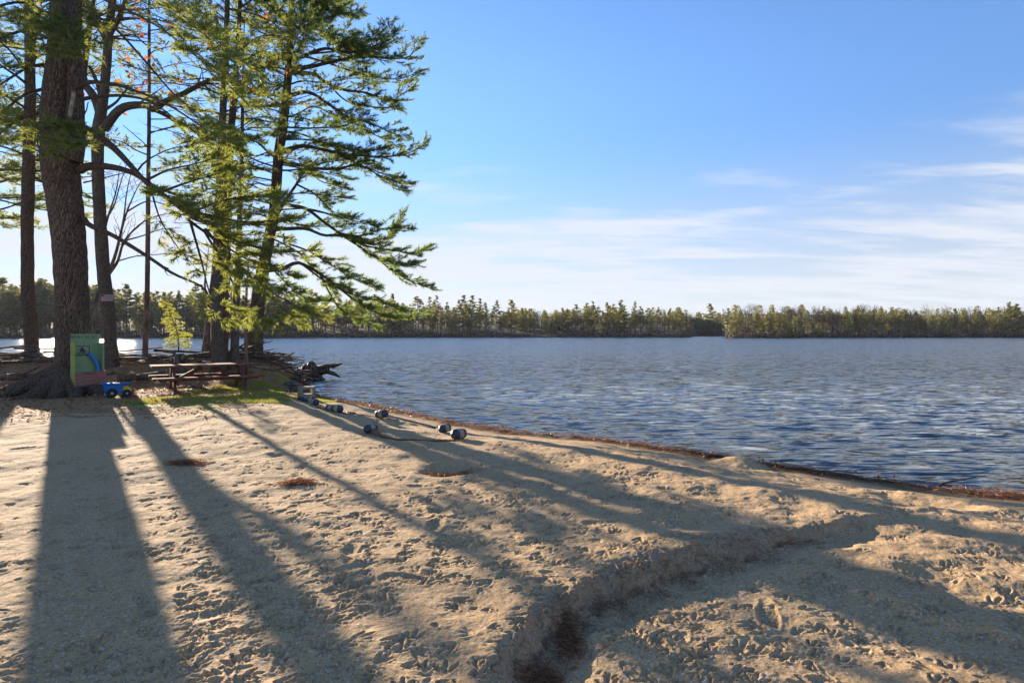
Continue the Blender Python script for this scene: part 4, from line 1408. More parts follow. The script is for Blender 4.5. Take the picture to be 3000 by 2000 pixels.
# ------------------------------------------------------------------ picnic table
feet = [hit(538, 1150), hit(717, 1143), hit(457, 1142), hit(640, 1131)]
ctr = sum(feet) / 4 + np.array([0.16, 0, 0])
uu = nrm((feet[1] - feet[0] + feet[3] - feet[2]) * np.array([1, 1, 0]))
ang = math.atan2(uu[1], uu[0]) - 0.06
tb = thing('picnic_table', 'dark red wooden picnic table with attached benches under the pines', 'picnic table', (ctr[0], ctr[1], ctr[2] - 0.04), None, ang)
tb.scale = (1, 1, 0.93)
b = MB()
for k in range(5):
    b.box((R.gauss(0, 0.006), -0.31 + 0.155 * k, 0.735), (2.5, 0.145, 0.05), None, 0, 0.5, 0.006)
b.build('tabletop', M['table_top'], tb, smooth=False)
for s_ in (-1, 1):
    b = MB()
    b.box((0, s_ * 0.66, 0.43), (2.5, 0.25, 0.052), None, 0, 0.5, 0.006)
    b.build('bench_seat', M['table_top'], tb, smooth=False)
    b = MB()
    b.box((0, s_ * 0.66, 0.385), (2.2, 0.035, 0.05), None, 0, 0.5, 0.004)
    b.build('bench_batten', M['table_wood'], tb, smooth=False)
    for t_ in (-1, 1):
        b = MB()
        b.bar((t_ * 0.78, s_ * 0.22, 0.712), (t_ * 0.78, s_ * 0.70, -0.04), 0.06, 0.165, (0, s_, 0.6), 0, 0.5, 0.005)
        b.build('leg', M['table_wood'], tb, smooth=False)
    b = MB()
    b.box((s_ * 0.722, 0, 0.33), (0.05, 1.5, 0.16), None, 0, 0.5, 0.006)
    b.build('seat_support', M['table_wood'], tb, smooth=False)
    b = MB()
    b.box((s_ * 0.722, 0, 0.655), (0.05, 0.70, 0.105), None, 0, 0.5, 0.006)
    b.build('top_support', M['table_wood'], tb, smooth=False)
    b = MB()
    b.bar((s_ * 0.70, 0, 0.33), (s_ * 0.12, 0, 0.68), 0.045, 0.11, (0, 0, 1), 0, 0.5, 0.005)
    b.build('brace', M['table_wood'], tb, smooth=False)


# ------------------------------------------------------------------ toy board on the big pine
def lettering(text, size, mat, parent, loc, rot, name='lettering', depth=0.0015):
    cu = bpy.data.curves.new(name, 'FONT')
    cu.body, cu.size, cu.extrude, cu.align_x, cu.align_y = text, size, depth, 'CENTER', 'CENTER'
    cu.space_character = 1.25
    o = bpy.data.objects.new('text_source', cu)
    COL.objects.link(o)
    me = bpy.data.meshes.new_from_object(o.evaluated_get(bpy.context.evaluated_depsgraph_get()))
    bpy.data.objects.remove(o)
    me.name = name
    me.materials.clear()
    me.materials.append(mat)
    o = bpy.data.objects.new(name, me)
    COL.objects.link(o)
    o.parent = parent
    o.location, o.rotation_euler = loc, rot
    return o


bth = math.radians(63)
bn = np.array([math.sin(bth), -math.cos(bth), 0])
b0 = at(213, 1100, dA) * np.array([1, 1, 0]) + bn * 0.475 + np.array([0.0, 0.06, 0])
b0[2] = gz(b0[0], b0[1])
bd = thing('toy_board', 'green painted board with open sides and red lower shelf front on the big pine', 'toy holder', b0, None, bth)
zb = -b0[2]
b = MB()
b.box((0, 0, zb + 0.955), (0.62, 0.022, 1.19), None, 0, 0.5, 0.003)
b.build('back_board', M['green_paint'], bd, smooth=False)
b = MB()
b.box((-0.295, -0.094, zb + 0.85), (0.032, 0.164, 1.02), None, 0, 0.5, 0.003)
b.build('side_panel', M['olive_paint'], bd, smooth=False)
b = MB()
b.box((0.295, -0.094, zb + 0.85), (0.034, 0.164, 1.0), None, 0, 0.5, 0.003)
b.build('side_panel', M['green_paint'], bd, smooth=False)
b = MB()
ca, sa = math.cos(0.02), math.sin(0.02)
b.box((0.02, -0.192, zb + 0.51), (0.66, 0.026, 0.33), np.array([[ca, 0, -sa], [0, 1, 0], [sa, 0, ca]]), 0, 0.5, 0.004)
b.build('front_board', M['red_board'], bd, smooth=False)
b = MB()
b.box((0, -0.095, zb + 0.37), (0.55, 0.15, 0.02))
b.build('shelf', M['red_board'], bd, smooth=False)
RX = (math.pi / 2, 0, 0)
lettering('BEACH #2', 0.105, M['stencil'], bd, (-0.04, -0.014, zb + 1.475), RX)
lettering('ENJOY!', 0.075, M['stencil'], bd, (-0.03, -0.207, zb + 0.628), (math.pi / 2, -0.02, 0))
b = MB()
ex, ez, ey = -0.075, zb + 1.165, -0.0135
for c_, sz in (((ex, ey, ez + 0.105), (0.30, 0.003, 0.014)), ((ex, ey, ez - 0.112), (0.30, 0.003, 0.022)), ((ex - 0.143, ey, ez), (0.014, 0.003, 0.196)), ((ex + 0.143, ey, ez), (0.014, 0.003, 0.196))):
    b.box(c_, sz)
def flat(pts):
    n0 = len(pts)
    P = np.array([(ex + p_[0], ey, ez + p_[1]) for p_ in pts])
    return np.vstack([P - [0, 0.002, 0], P + [0, 0.001, 0]]), n0
V, n0 = flat([(-0.055, -0.035), (-0.05, 0.015), (-0.02, 0.075), (0.0, 0.085)])
b.add(V, [(0, 1, 2, 3), (4, 7, 6, 5)])
V, n0 = flat([(-0.055, -0.035), (0.0, 0.085), (0.035, 0.03), (0.085, -0.035)])
b.add(V, [(0, 1, 2, 3), (4, 7, 6, 5)])
V, n0 = flat([(-0.095, -0.045), (0.095, -0.045), (0.06, -0.062), (-0.06, -0.062)])
b.add(V, [(0, 1, 2, 3), (4, 7, 6, 5)])
for zo in (-0.070, -0.092):
    b.tube([(ex + x_, ey, ez + zo + 0.009 * math.sin(x_ * 42)) for x_ in np.linspace(-0.13, 0.13, 22)], 0.0055, 4, oval=0.5)
b.build('sailboat_emblem', M['stencil'], bd, smooth=False)


def board_pt(x, y, z):
    return np.array([b0[0] + x * math.cos(bth) - y * math.sin(bth), b0[1] + x * math.sin(bth) + y * math.cos(bth), b0[2] + zb + z])


b = MB()
P = smooth([board_pt(0.225, -0.10, 0.40), board_pt(0.22, -0.10, 0.62), board_pt(0.20, -0.10, 0.82), board_pt(0.12, -0.085, 0.98), board_pt(0.03, -0.075, 1.10)], 0.03)
b.tube(P, 0.036, 14)
tag(b.build('pool_noodle', M['foam_blue'], origin=P[0]), 'bright blue foam noodle leaning inside the green board', 'pool noodle')

# ------------------------------------------------------------------ faded notice nailed to the oak
nd = dC - 0.30
nc = at(313, 872, nd)
ns = thing('notice', 'faded small notice with orange print nailed to the oak trunk', 'sign', nc, None, 0.42)
b = MB()
xs = np.linspace(-0.16, 0.16, 9)
V = np.array([[(x_, 0.16 * 0 + 1.1 * x_ * x_, z_) for x_ in xs] for z_ in (-0.105, 0.105)]).reshape(-1, 3)
V2 = V + [0, 0.003, 0]
q_ = [(i, i + 1, 10 + i, 9 + i) for i in range(8)]
b.add(V, q_)
b.add(V2, [f[::-1] for f in q_])
b.build('plate', M['poster'], ns)
b = MB()
for z_, x0, x1, h_ in ((0.02, -0.13, 0.0, 0.035), (-0.03, -0.14, -0.02, 0.035), (-0.03, 0.0, 0.05, 0.03), (-0.075, -0.10, 0.04, 0.025), (0.06, -0.06, 0.02, 0.03)):
    x_ = x0
    while x_ < x1:
        w_ = R.uniform(0.012, 0.02)
        b.box((x_ + w_ / 2, 1.1 * x_ * x_ - 0.002, z_), (w_, 0.003, h_ * R.uniform(0.7, 1.1)))
        x_ += w_ + 0.008
b.build('print_mark', M['poster_ink'], ns, smooth=False)
b = MB()
b.box((-0.115, 1.1 * 0.115**2 - 0.003, 0.065), (0.055, 0.003, 0.05))
b.build('black_block', M['poster_black'], ns, smooth=False)


# ------------------------------------------------------------------ toy dump truck
def prism(b, prof, y0, y1, m=0, taper=None):
    """side outline (x, z) swept from y0 to y1"""
    n0 = len(prof)
    A = np.array([(x_, y0, z_) for x_, z_ in prof])
    B = np.array([(x_, y1, z_) for x_, z_ in prof])
    b.add(np.vstack([A, B]), [(i, (i + 1) % n0, n0 + (i + 1) % n0, n0 + i) for i in range(n0)], m)
    c0 = A.mean(0)
    b.add(np.vstack([A, c0[None]]), [(i + 0, n0, (i + 1) % n0) for i in range(n0)], m)
    b.add(np.vstack([B, B.mean(0)[None]]), [(i, (i + 1) % n0, n0) for i in range(n0)], m)


def soften(o, w, seg=2):
    md = o.modifiers.new('bevel', 'BEVEL')
    md.width, md.segments, md.limit_method, md.angle_limit = w, seg, 'ANGLE', 0.5
    return o


tp_ = hit(343, 1163)
tp_[2] += 0.0
tk = thing('toy_truck', 'toy dump truck with blue tipping bed, yellow cab and fat black wheels', 'toy truck', tp_, None, math.radians(43))
tk.scale = (1.0, 1.0, 1.0)
b = MB()
prism(b, [(-0.235, 0.125), (0.075, 0.10), (0.105, 0.25), (0.25, 0.27), (0.255, 0.285), (-0.275, 0.31), (-0.265, 0.28)], -0.125, 0.125)
soften(b.build('dump_bed', M['toy_blue'], tk), 0.012)
b = MB()
for s_ in (-1, 1):
    b.bar((-0.285, s_ * 0.128, 0.318), (0.262, s_ * 0.128, 0.29), 0.03, 0.03, (0, 0, 1), 0, 0.5, 0.006)
b.bar((-0.285, -0.112, 0.318), (-0.285, 0.112, 0.318), 0.03, 0.026, (0, 0, 1), 0, 0.5, 0.006)
for x_ in (-0.16, -0.06, 0.05, 0.13, 0.20):
    b.bar((x_, -0.112, 0.303), (x_, 0.112, 0.303), 0.028, 0.034, (0, 0, 1), 0, 0.5, 0.006)
b.build('bed_rim', M['toy_blue'], tk)
b = MB()
prism(b, [(0.065, 0.09), (0.245, 0.08), (0.262, 0.15), (0.235, 0.20), (0.18, 0.255), (0.105, 0.245)], -0.10, 0.10)
soften(b.build('cab', M['toy_yellow'], tk), 0.02, 3)
b = MB()
b.box((0.0, 0, 0.075), (0.46, 0.12, 0.05), None, 0, 0.5, 0.006)
b.build('chassis', M['toy_grey'], tk, smooth=False)
rotx = np.array([[1, 0, 0], [0, 0, -1], [0, 1, 0]])
for x_, r_ in ((-0.115, 0.104), (0.165, 0.086)):
    for s_ in (-1, 1):
        b = MB()
        b.lathe([(0.0, -0.036), (r_ * 0.55, -0.036), (r_ * 0.62, -0.044), (r_ * 0.9, -0.044), (r_, -0.03), (r_, 0.03), (r_ * 0.9, 0.044), (r_ * 0.62, 0.044), (r_ * 0.55, 0.036), (0, 0.036)], 28, rotx, (x_, s_ * 0.125, r_))
        w_ = b.build('wheel', M['toy_black'], tk)
        b = MB()
        b.lathe([(0, -0.045), (r_ * 0.24, -0.043), (r_ * 0.28, -0.034), (r_ * 0.28, 0.034), (r_ * 0.24, 0.043), (0, 0.045)], 16, rotx, (x_, s_ * 0.125, r_))
        b.build('hub', M['toy_grey'], w_)
b = MB()
b.box((0.272, 0, 0.10), (0.03, 0.17, 0.05), None, 0, 0.5, 0.008)
b.box((0.268, 0, 0.165), (0.022, 0.12, 0.04), None, 0, 0.5, 0.008)
b.build('bumper', M['toy_red'], tk, smooth=False)
b = MB()
b.bar((0.25, -0.10, 0.03), (0.36, -0.12, 0.022), 0.07, 0.022, (0, 0, 1), 0, 0.5, 0.006)
tag(b.build('toy_shovel', M['toy_red'], tk, smooth=False), 'small red scoop')

# ------------------------------------------------------------------ cinder block
c0 = hit(897, 1171)
b = MB()
W_, H_, Dp = 0.35, 0.37, 0.20
b.box((-W_ / 2 + 0.03, 0, H_ / 2 - 0.06), (0.06, Dp, H_), None, 0, 0.5, 0.006)
b.box((W_ / 2 - 0.03, 0, H_ / 2 - 0.06), (0.06, Dp, H_), None, 0, 0.5, 0.006)
for z_, h_ in ((H_ - 0.083, 0.046), (0.115, 0.05)):
    b.box((0, 0, z_), (W_ - 0.118, Dp - 0.006, h_), None, 0, 0.5, 0.004)
o = b.build('cinder_block', M['concrete'], smooth=False)
o.location, o.rotation_euler = c0, (0.04, 0.03, 0.62)
tag(o, 'hollow concrete block set upright in the leaves at the water edge', 'cinder block')


# ------------------------------------------------------------------ float line washed up on the sand
def swim_float(px, py, yaw, lab, size=1.0, bury=0.0, pitch=0.0):
    p_ = hit(px, py)
    size *= 0.86
    r_ = 0.075 * size
    o = thing('line_float', lab, 'float', (p_[0], p_[1], p_[2] + r_ - bury), 'floats of the swim line')
    o.rotation_euler = (0, math.pi / 2 + pitch, yaw)
    b = MB()
    b.lathe([(r_ * 0.97, -0.045 * size), (r_ * 1.03, -0.038 * size), (r_ * 1.03, 0.038 * size), (r_ * 0.97, 0.045 * size)], 24)
    b.build('white_band', M['float_white'], o)
    for s_ in (-1, 1):
        b = MB()
        pr = [(r_ * 0.98, 0.042), (r_, 0.05), (r_ * 0.98, 0.085), (r_ * 0.86, 0.108), (r_ * 0.6, 0.124), (r_ * 0.3, 0.128), (r_ * 0.27, 0.145), (0.001, 0.146)]
        b.lathe([(a_r, s_ * z_ * size) for a_r, z_ in pr], 24)
        b.build('end_cap', M['float_blue'], o)
    return o


FL = [(885, 1172, 0.9, 'small dark float at the block end of the line, touching the grass', 0.8, 0.01), (897, 1175, 0.35, 'float second from the grass, half behind its neighbour', 0.9, 0.01), (909, 1179, 0.2, 'float third from the grass with a muddy orange band', 1.0, 0.015), (923, 1187, -0.9, 'pale worn float at the end of the cluster by the block', 1.05, 0.0),
      (915, 1170, 1.2, 'float tucked tightly under the concrete block', 0.8, 0.02), (970, 1203, -0.35, 'blue and cream float on the left of a touching pair', 1.0, 0.01), (988, 1207, -0.35, 'blue and cream float on the right of a touching pair', 1.08, 0.0), (1028, 1209, 0.3, 'float sunk deep in the sand with only its pale top showing', 0.9, 0.095),
      (1118, 1224, -0.4, 'float with a cream band lying near the wrack, rope at its right', 1.12, 0.0), (1087, 1268, 0.85, 'float half covered by a brown rope clump', 1.05, 0.0), (1303, 1266, 0.95, 'float standing off the rope end, upper of the two at right', 1.05, 0.0), (1344, 1286, 0.9, 'float at the far end of the rope, lower of the two at right', 1.2, 0.0)]
for px, py, yw_, lab, sz, bu in FL:
    swim_float(px, py, yw_, lab, sz, bu, R.uniform(-0.15, 0.15))


def rope(pts, r, lab, clump=None):
    P = [hit(*p_) + [0, 0, 0.008] for p_ in pts]
    P = smooth(P, 0.06)
    P[:, 0] += 0.012 * perlin(np.arange(len(P)) * 0.4, np.zeros(len(P)) + pts[0][0])
    P[:, 2] += 0.006 * perlin(np.arange(len(P)) * 0.6, np.zeros(len(P)))
    rr = np.full(len(P), r)
    if clump:
        rr = rr + clump * np.exp(-np.linspace(0, 5, len(P))**1.3)
    b = MB()
    b.tube(P, rr, 8, rough=0.35)
    o = b.build('rope', M['rope'], origin=P[0])
    tag(o, lab, 'rope')
    if clump:
        b = MB()
        g = np.random.default_rng(5)
        n = 1300
        i = np.minimum((g.random(n)**2.0 * len(P)).astype(int), len(P) - 1)
        C = P[i] + g.normal(0, 1, (n, 3)) * rr[i][:, None] * np.array([0.8, 0.8, 0.5])
        d1 = nrm(g.normal(0, 1, (n, 3)) * [1, 1, 0.5] + [1.2, -0.4, 0]) * 0.035
        d2 = nrm(np.cross(d1, g.normal(0, 1, (n, 3)))) * 0.0025
        b.add(*quads_at(C, d1, d2, i)[:2], 0, np.repeat(g.random(n) * 0.7, 4))
        b.build('weed', M['litter'], o, smooth=False, origin=P[0])


rope([(1092, 1268), (1105, 1275), (1125, 1282), (1160, 1288), (1215, 1290), (1270, 1293), (1310, 1292), (1338, 1291)], 0.012, 'brown weed covered rope between the half covered float and the lower float', 0.07)
rope([(1130, 1226), (1160, 1231), (1195, 1234), (1235, 1242), (1265, 1250), (1296, 1264)], 0.011, 'thin dark rope from the banded float to the upper float')
rope([(928, 1190), (933, 1195), (945, 1198), (962, 1203)], 0.014, 'short dark rope piece joining the block cluster and the pair')
rope([(996, 1208), (1010, 1212), (1026, 1213), (1060, 1216), (1104, 1222)], 0.009, 'half buried rope running past the sunken float')

# ------------------------------------------------------------------ driftwood, stumps, brush pile
dS = 24.6
st = thing('driftwood_stump', 'big weathered root stump standing in the water off the point', 'stump', at(915, 1104, dS))
og = np.array(st.location)
b = MB()
for pts, rs in [([(912, 1112), (911, 1095), (914, 1080), (913, 1066), (911, 1060)], [0.42, 0.34, 0.24, 0.17, 0.10]), ([(897, 1110), (896, 1090), (899, 1075), (898, 1067)], [0.35, 0.28, 0.2, 0.10]), ([(888, 1112), (884, 1098), (888, 1088)], [0.35, 0.25, 0.1]), ([(926, 1110), (922, 1095), (919, 1080)], [0.3, 0.22, 0.12])]:
    b.tube(px_limb(pts, dS, dS + R.uniform(-.2, .2)), rs, 16, rough=0.35)
b.build('stump', M['wet_wood'], st, origin=og)
for pts, rs, d1 in [([(925, 1088), (940, 1078), (957, 1072), (975, 1072), (990, 1068), (1003, 1064)], [0.2, 0.13, 0.10, 0.09, 0.07, 0.02], 24.2), ([(925, 1100), (945, 1088), (965, 1090), (980, 1096), (996, 1104)], [0.2, 0.13, 0.10, 0.08, 0.03], 24.0), ([(900, 1095), (885, 1096), (872, 1102), (862, 1110)], [0.22, 0.16, 0.12, 0.06], 24.4), ([(910, 1100), (930, 1104), (945, 1110), (955, 1116)], [0.2, 0.14, 0.08, 0.04], 23.6), ([(890, 1085), (880, 1083), (868, 1088), (855, 1092)], [0.12, 0.1, 0.08, 0.04], 24.9), ([(962, 1088), (963, 1080), (966, 1075)], [0.06, 0.04, 0.02], 24.1)]:
    P = smooth(px_limb(pts, dS, d1), 0.12)
    b = MB()
    b.tube(P, np.interp(np.linspace(0, 1, len(P)), np.linspace(0, 1, len(rs)), rs), 10, rough=0.3)
    b.build('root', M['wet_wood'], st, origin=og)
p_ = at(905, 1113, 23.2)
b = MB()
b.lathe([(0.001, -0.1), (0.16, -0.05), (0.17, 0.03), (0.10, 0.08), (0.001, 0.10)], 12)
o = b.build('rock', M['rock'])
o.location, o.scale = (p_[0], p_[1], WZ), (1.1, 0.8, 0.8)
tag(o, 'small wet rock in the water below the root stump', 'rock')


def stick(P, r0, r1, mat, name='branch', lab=None, cat='branch', group=None, sides=7):
    P = smooth(P, max(0.1, np.linalg.norm(np.array(P[-1]) - np.array(P[0])) / 10))
    n = len(P)
    b = MB()
    b.tube(P, np.linspace(r0, r1, n), sides, rough=0.2)
    return tag(b.build(name, mat, origin=P[n // 2]), lab, cat, group)


WOOD = [M['driftwood'], M['wet_wood'], M['thin_bark'], M['driftwood']]
for i in range(70):
    x = -17.6 + 10.0 * (i + R.random()) / 70
    y = 19.0 + 0.05 * (x + 11) + R.gauss(0, 0.55)
    L = R.uniform(0.5, 1.7)
    a = R.gauss(0.05, 0.35)
    z = gz(x, y) + abs(R.gauss(0.06, 0.13))
    dx, dy, dz = math.cos(a) * L, math.sin(a) * L, R.gauss(0, 0.07) * L
    stick([(x - dx, y - dy, z - dz), (x, y, z + R.gauss(0.03, 0.05)), (x + dx, y + dy, z + dz)], R.uniform(0.015, 0.055), R.uniform(0.01, 0.025), R.choice(WOOD), 'branch', 'weathered branch lying lengthwise in the ridge of dead wood behind the table', 'branch', 'branches in the ridge of dead wood')
for i in range(75):
    t_ = R.random()
    px = 690 + 190 * t_**0.9
    d = 20.0 + R.gauss(0, 0.7) + 1.6 * t_
    c_ = at(px, 1000, d)
    z = max(gz(c_[0], c_[1]), WZ) + abs(R.gauss(0.0, 0.26)) * (1 - 0.65 * t_)
    L = R.uniform(0.25, 0.85) * (1 - 0.3 * t_)
    a = R.uniform(-0.6, 0.9)
    dz = R.gauss(0.12, 0.28) * L
    dx, dy = math.cos(a) * L, math.sin(a) * L
    stick([(c_[0] - dx, c_[1] - dy, z - dz), (c_[0], c_[1], z + R.gauss(0.02, 0.04)), (c_[0] + dx, c_[1] + dy, z + dz)], R.uniform(0.018, 0.06), R.uniform(0.01, 0.03), R.choice(WOOD), 'branch', 'stick in the jumbled brush heap below the tall dark pine on the point', 'branch', 'sticks of the heap on the point')
SPEC = [([(0, 1108), (40, 1098), (80, 1090), (105, 1078), (118, 1072)], 15.8, 15.6, 0.07, 0.02, 'pale forked branch lying left of the big pine'), ([(20, 1105), (60, 1104), (100, 1102), (150, 1098)], 15.5, 16.2, 0.09, 0.06, 'thick grey log lying behind the foot of the big pine'), ([(0, 1062), (60, 1058), (100, 1052), (135, 1044)], 18.2, 18.4, 0.04, 0.02, 'sun edged pale stick on the bank under the leftmost trunk'),
        ([(345, 1108), (400, 1106), (450, 1098), (480, 1092)], 15.6, 16.6, 0.10, 0.07, 'grey log lying left of the picnic table'), ([(310, 1095), (330, 1092), (365, 1097)], 15.8, 15.8, 0.05, 0.03, 'short bleached stick right of the green board'), ([(480, 1028), (500, 1030), (513, 1034)], 17.6, 17.6, 0.05, 0.05, 'short cut log propped against the old stump'),
        ([(770, 1040), (800, 1034), (806, 1029)], 20.4, 20.6, 0.025, 0.012, 'thin stick poking up out of the brush heap'), ([(790, 1080), (795, 1068), (782, 1056)], 19.0, 19.3, 0.02, 0.015, 'pale twig standing at the front of the brush heap')]
for pts, d0, d1, r0, r1, lab in SPEC:
    P = px_limb(pts, d0, d1)
    for p_ in P:
        p_[2] = max(p_[2], gz(p_[0], p_[1]) + 0.6 * r0)
    stick(P, r0, r1, M['driftwood'], 'branch' if 'log' not in lab else 'log', lab, 'branch' if 'log' not in lab else 'log', None, 10)
P = [hit(2752, 1424) + [0, 0, 0.01], hit(2775, 1419) + [0, 0, 0.035], at(2830, 1403, 7.05), at(2850, 1397, 7.1), at(2888, 1394, 7.2)]
stick(P, 0.016, 0.005, M['driftwood'], 'twig', 'bent bare twig sticking out of the wrack over the water', 'twig')
sp = at(525, 1058, 17.4)
sp[2] = gz(sp[0], sp[1])
os_ = thing('tree_stump', 'old knee high stump with a mossy edge behind the picnic table', 'stump', sp)
b = MB()
b.tube([(0, 0, -0.1), (0, 0, 0.05), (0.01, 0, 0.25), (0.02, 0, 0.50), (0.02, 0, 0.56)], [0.26, 0.21, 0.16, 0.15, 0.10], 14, rough=0.3)
b.build('stump', M['wet_wood'], os_)
b = MB()
b.tube([(0.12, -0.08, 0.38), (0.15, -0.05, 0.48), (0.12, -0.02, 0.56)], [0.03, 0.05, 0.02], 8, rough=0.4)
b.build('moss_patch', M['grass'], os_)
for i, (px, py, rr) in enumerate([(865, 1143, 0.28), (850, 1128, 0.25), (842, 1150, 0.2), (872, 1126, 0.16), (560, 1135, 0.10)]):
    p_ = hit(px, py)
    g = np.random.default_rng(i)
    b = MB()
    b.lathe([(0.001, -0.5), (0.7, -0.35), (1.0, 0.0), (0.8, 0.4), (0.4, 0.6), (0.001, 0.65)], 11)
    b.v[0] = b.v[0] * (1 + 0.18 * perlin(b.v[0][:, :1] * 2 + i, b.v[0][:, 2:3] * 2)) * rr
    o = b.build('rock', M['rock'])
    o.location, o.scale, o.rotation_euler = p_, (1.3, 0.9, 0.6), (0, 0, i)
    tag(o, ['dark rock at the tip of the grassy bank', 'rock half buried in the bank edge above the dark rock', 'flat stone in the grass left of the dark rock', 'small stone at the waterline of the bank', 'small stone under the picnic table'][i], 'rock')


# ------------------------------------------------------------------ litter, needles, grass
def scatter(n, x0, x1, y0, y1, mask, g):
    x, y = g.uniform(x0, x1, n), y0 + (y1 - y0) * g.random(n)
    k = g.random(n) < mask(x, y)
    return x[k], y[k]


g = np.random.default_rng(91)
# leaves on the bank
x, y = scatter(46000, -24, -3.5, 9.0, 22, lambda x, y: litter_mask(x, y) * (1 - 0.45 * moss_mask(x, y)) * ss(poly_dist(x, y, SH) / 0.5), g)
n = len(x)
C = np.stack([x, y, ground(x, y) + g.uniform(0.004, 0.03, n)], -1)
d1 = nrm(np.stack([g.normal(0, 1, n), g.normal(0, 1, n), g.normal(0, 0.28, n)], -1)) * g.uniform(0.02, 0.055, n)[:, None]
d2 = nrm(np.cross(d1, np.stack([g.normal(0, 0.35, n), g.normal(0, 0.35, n), np.ones(n)], -1))) * g.uniform(0.008, 0.026, n)[:, None]
b = MB()
b.add(*quads_at(C, d1, d2, x)[:2], 0, np.repeat(g.random(n)**1.3, 4))
tag(b.build('leaf_litter', M['litter'], smooth=False), 'brown fallen leaves over the bank under the pines', 'leaf litter', kind='stuff')
# needles and leaves washed up along the water, and in hollows of the sand
xx, yy = [], []
xa, ya = scatter(420000, -7.5, 9.0, 4.0, 20, lambda x, y: np.clip(np.exp(-((poly_dist(x, y, SH) - 0.20) / wrack_w(x, y))**2) * 0.9 * (0.45 + 0.9 * (perlin(x * 1.7, y * 1.7) > -0.25)), 0, 1), g)
xx.append(xa)
yy.append(ya)
for gx, gy, rx, ry in NEEDLE_PATCH:
    k = 900 if gy > 3.5 else 800
    xx.append(gx + g.normal(0, 0.55, k) * rx)
    yy.append(gy + g.normal(0, 0.55, k) * ry)
k = 900
t_ = g.random(k)
i_ = np.minimum((2 + t_ * 8).astype(int), len(TOE) - 2)
xx.append(TOE[i_, 0] + (TOE[i_ + 1, 0] - TOE[i_, 0]) * g.random(k) + g.normal(0, 0.03, k))
yy.append(TOE[i_, 1] + (TOE[i_ + 1, 1] - TOE[i_, 1]) * g.random(k) + g.normal(0, 0.03, k) + 0.02)
x, y = np.concatenate(xx), np.concatenate(yy)
n = len(x)
C = np.stack([x, y, np.maximum(ground(x, y), WZ) + g.uniform(0.002, 0.035, n)], -1)
d1 = nrm(np.stack([g.normal(0, 1, n), g.normal(0, 1, n), g.normal(0, 0.22, n)], -1)) * g.uniform(0.025, 0.055, n)[:, None]
d2 = nrm(np.cross(d1, g.normal(0, 1, (n, 3)))) * 0.0022
b = MB()
b.add(*quads_at(C, d1, d2, x)[:2], 0, np.repeat(np.clip(g.normal(0.42, 0.28, n), 0, 1), 4))
tag(b.build('pine_straw', M['red_needle'], smooth=False), 'rusty pine needles washed up along the waterline and in hollows', 'pine straw', kind='stuff')
x, y = scatter(60000, -7.5, 9.0, 4.0, 20, lambda x, y: np.clip(np.exp(-((poly_dist(x, y, SH) - 0.25) / 0.3)**2) * (0.16 + 0.75 * ss((y - 12) / 3)), 0, 1), g)
n = len(x)
C = np.stack([x, y, np.maximum(ground(x, y), WZ) + g.uniform(0.01, 0.05, n)], -1)
d1 = nrm(np.stack([g.normal(0, 1, n), g.normal(0, 1, n), g.normal(0, 0.5, n)], -1)) * g.uniform(0.02, 0.05, n)[:, None]
d2 = nrm(np.cross(d1, np.stack([g.normal(0, 0.6, n), g.normal(0, 0.6, n), np.ones(n)], -1))) * g.uniform(0.010, 0.024, n)[:, None]
b = MB()
b.add(*quads_at(C, d1, d2, x)[:2], 0, np.repeat(g.random(n), 4))
tag(b.build('washed_up_leaves', M['litter'], smooth=False), 'dead leaves heaped in the wrack along the waterline', 'leaf litter', kind='stuff')
# moss and short grass on the point
x, y = scatter(120000, -9.6, -4.2, 11.8, 19.5, lambda x, y: moss_mask(x, y) * ss(poly_dist(x, y, SH) / 0.3), g)
n = len(x)
C = np.stack([x, y, ground(x, y)], -1)
hh = g.uniform(0.015, 0.055, n) * (1 + 1.2 * (poly_dist(x, y, SH) < 0.8))
lean = g.normal(0, 0.5, (n, 2))
a = g.uniform(0, 6.28, n)
w_ = np.stack([np.cos(a), np.sin(a), 0 * a], -1) * 0.004
tipv = C + np.stack([lean[:, 0] * hh, lean[:, 1] * hh, hh], -1)
b = MB()
b.add(np.stack([C - w_, C + w_, tipv], 1).reshape(-1, 3), np.arange(n * 3).reshape(-1, 3), 0, np.repeat(g.random(n), 3))
tag(b.build('grass', M['grass'], smooth=False), 'short yellow green grass and moss on the point by the table', 'grass', kind='stuff')

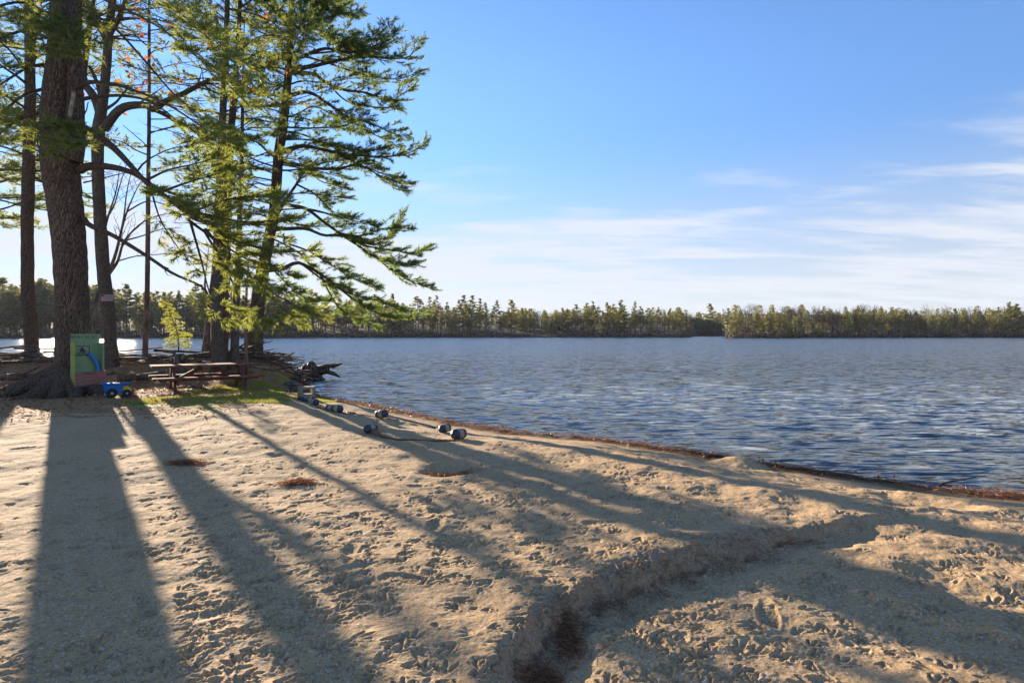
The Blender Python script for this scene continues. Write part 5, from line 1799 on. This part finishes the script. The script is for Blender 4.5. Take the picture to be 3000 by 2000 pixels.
# single curled leaves lying on the sand and in the wrack
def leaf(px, py, size, lab, rz, tint=0.7):
    p_ = hit(px, py)
    b = MB()
    o_ = []
    for a, r_ in [(0, 1), (25, 0.55), (50, 0.85), (80, 0.45), (105, 0.75), (140, 0.4), (180, 0.6), (220, 0.4), (255, 0.75), (280, 0.45), (310, 0.85), (335, 0.55)]:
        a = math.radians(a)
        x_, y_ = r_ * math.cos(a), r_ * math.sin(a) * 0.7
        o_.append((x_ * size, y_ * size, size * (0.15 + 0.75 * y_ * y_ + 0.25 * x_ * x_)))
    o_.append((0, 0, size * 0.08))
    k = len(o_) - 1
    b.add(o_, [(i, (i + 1) % k, k) for i in range(k)], 0, tint)
    o = b.build('fallen_leaf', M['litter'], smooth=True)
    o.location, o.rotation_euler = p_, (R.uniform(-0.3, 0.3), R.uniform(-0.3, 0.3), rz)
    tag(o, lab, 'leaf')


leaf(1768, 1893, 0.045, 'curled pale brown leaf on the sand below the channel bank', 0.4, 0.95)
leaf(2236, 1346, 0.06, 'tan leaf standing up in the wrack half way along the shore', 1.0, 0.95)
leaf(2823, 1452, 0.06, 'tan leaf standing in the thickest wrack near the bent twig', 2.0, 0.95)
leaf(1100, 1240, 0.06, 'pale curled leaf on the sand above the half covered float', 0.2, 0.95)
leaf(540, 1285, 0.07, 'dark leaf lying on the sunlit sand between two long shadows', 0.2, 0.1)
leaf(690, 1243, 0.06, 'brown leaf on the bare sand in front of the moss', 2.2, 0.2)
leaf(2135, 1510, 0.05, 'small brown leaf on the sand above the channel bank', 1.2, 0.5)

# ------------------------------------------------------------------ thin lake haze
b = MB()
b.box((0, 330, 29.0), (2400, 1060, 64.0))
m = bpy.data.materials.new('haze')
m.use_nodes = True
nt = m.node_tree
nt.nodes.remove(nt.nodes['Principled BSDF'])
pv = N(nt, 'VolumePrincipled', i_Density=0.00005, i_Anisotropy=0.2)
pv.inputs['Color'].default_value = (0.86, 0.92, 1.0, 1)
pv.inputs['Density Attribute'].default_value = ''
pv.inputs['Temperature Attribute'].default_value = ''
pv.inputs['Color Attribute'].default_value = ''
m.cycles.homogeneous_volume = True
nt.links.new(pv.outputs[0], nt.nodes['Material Output'].inputs['Volume'])
tag(b.build('haze', m, smooth=False), kind='stuff')
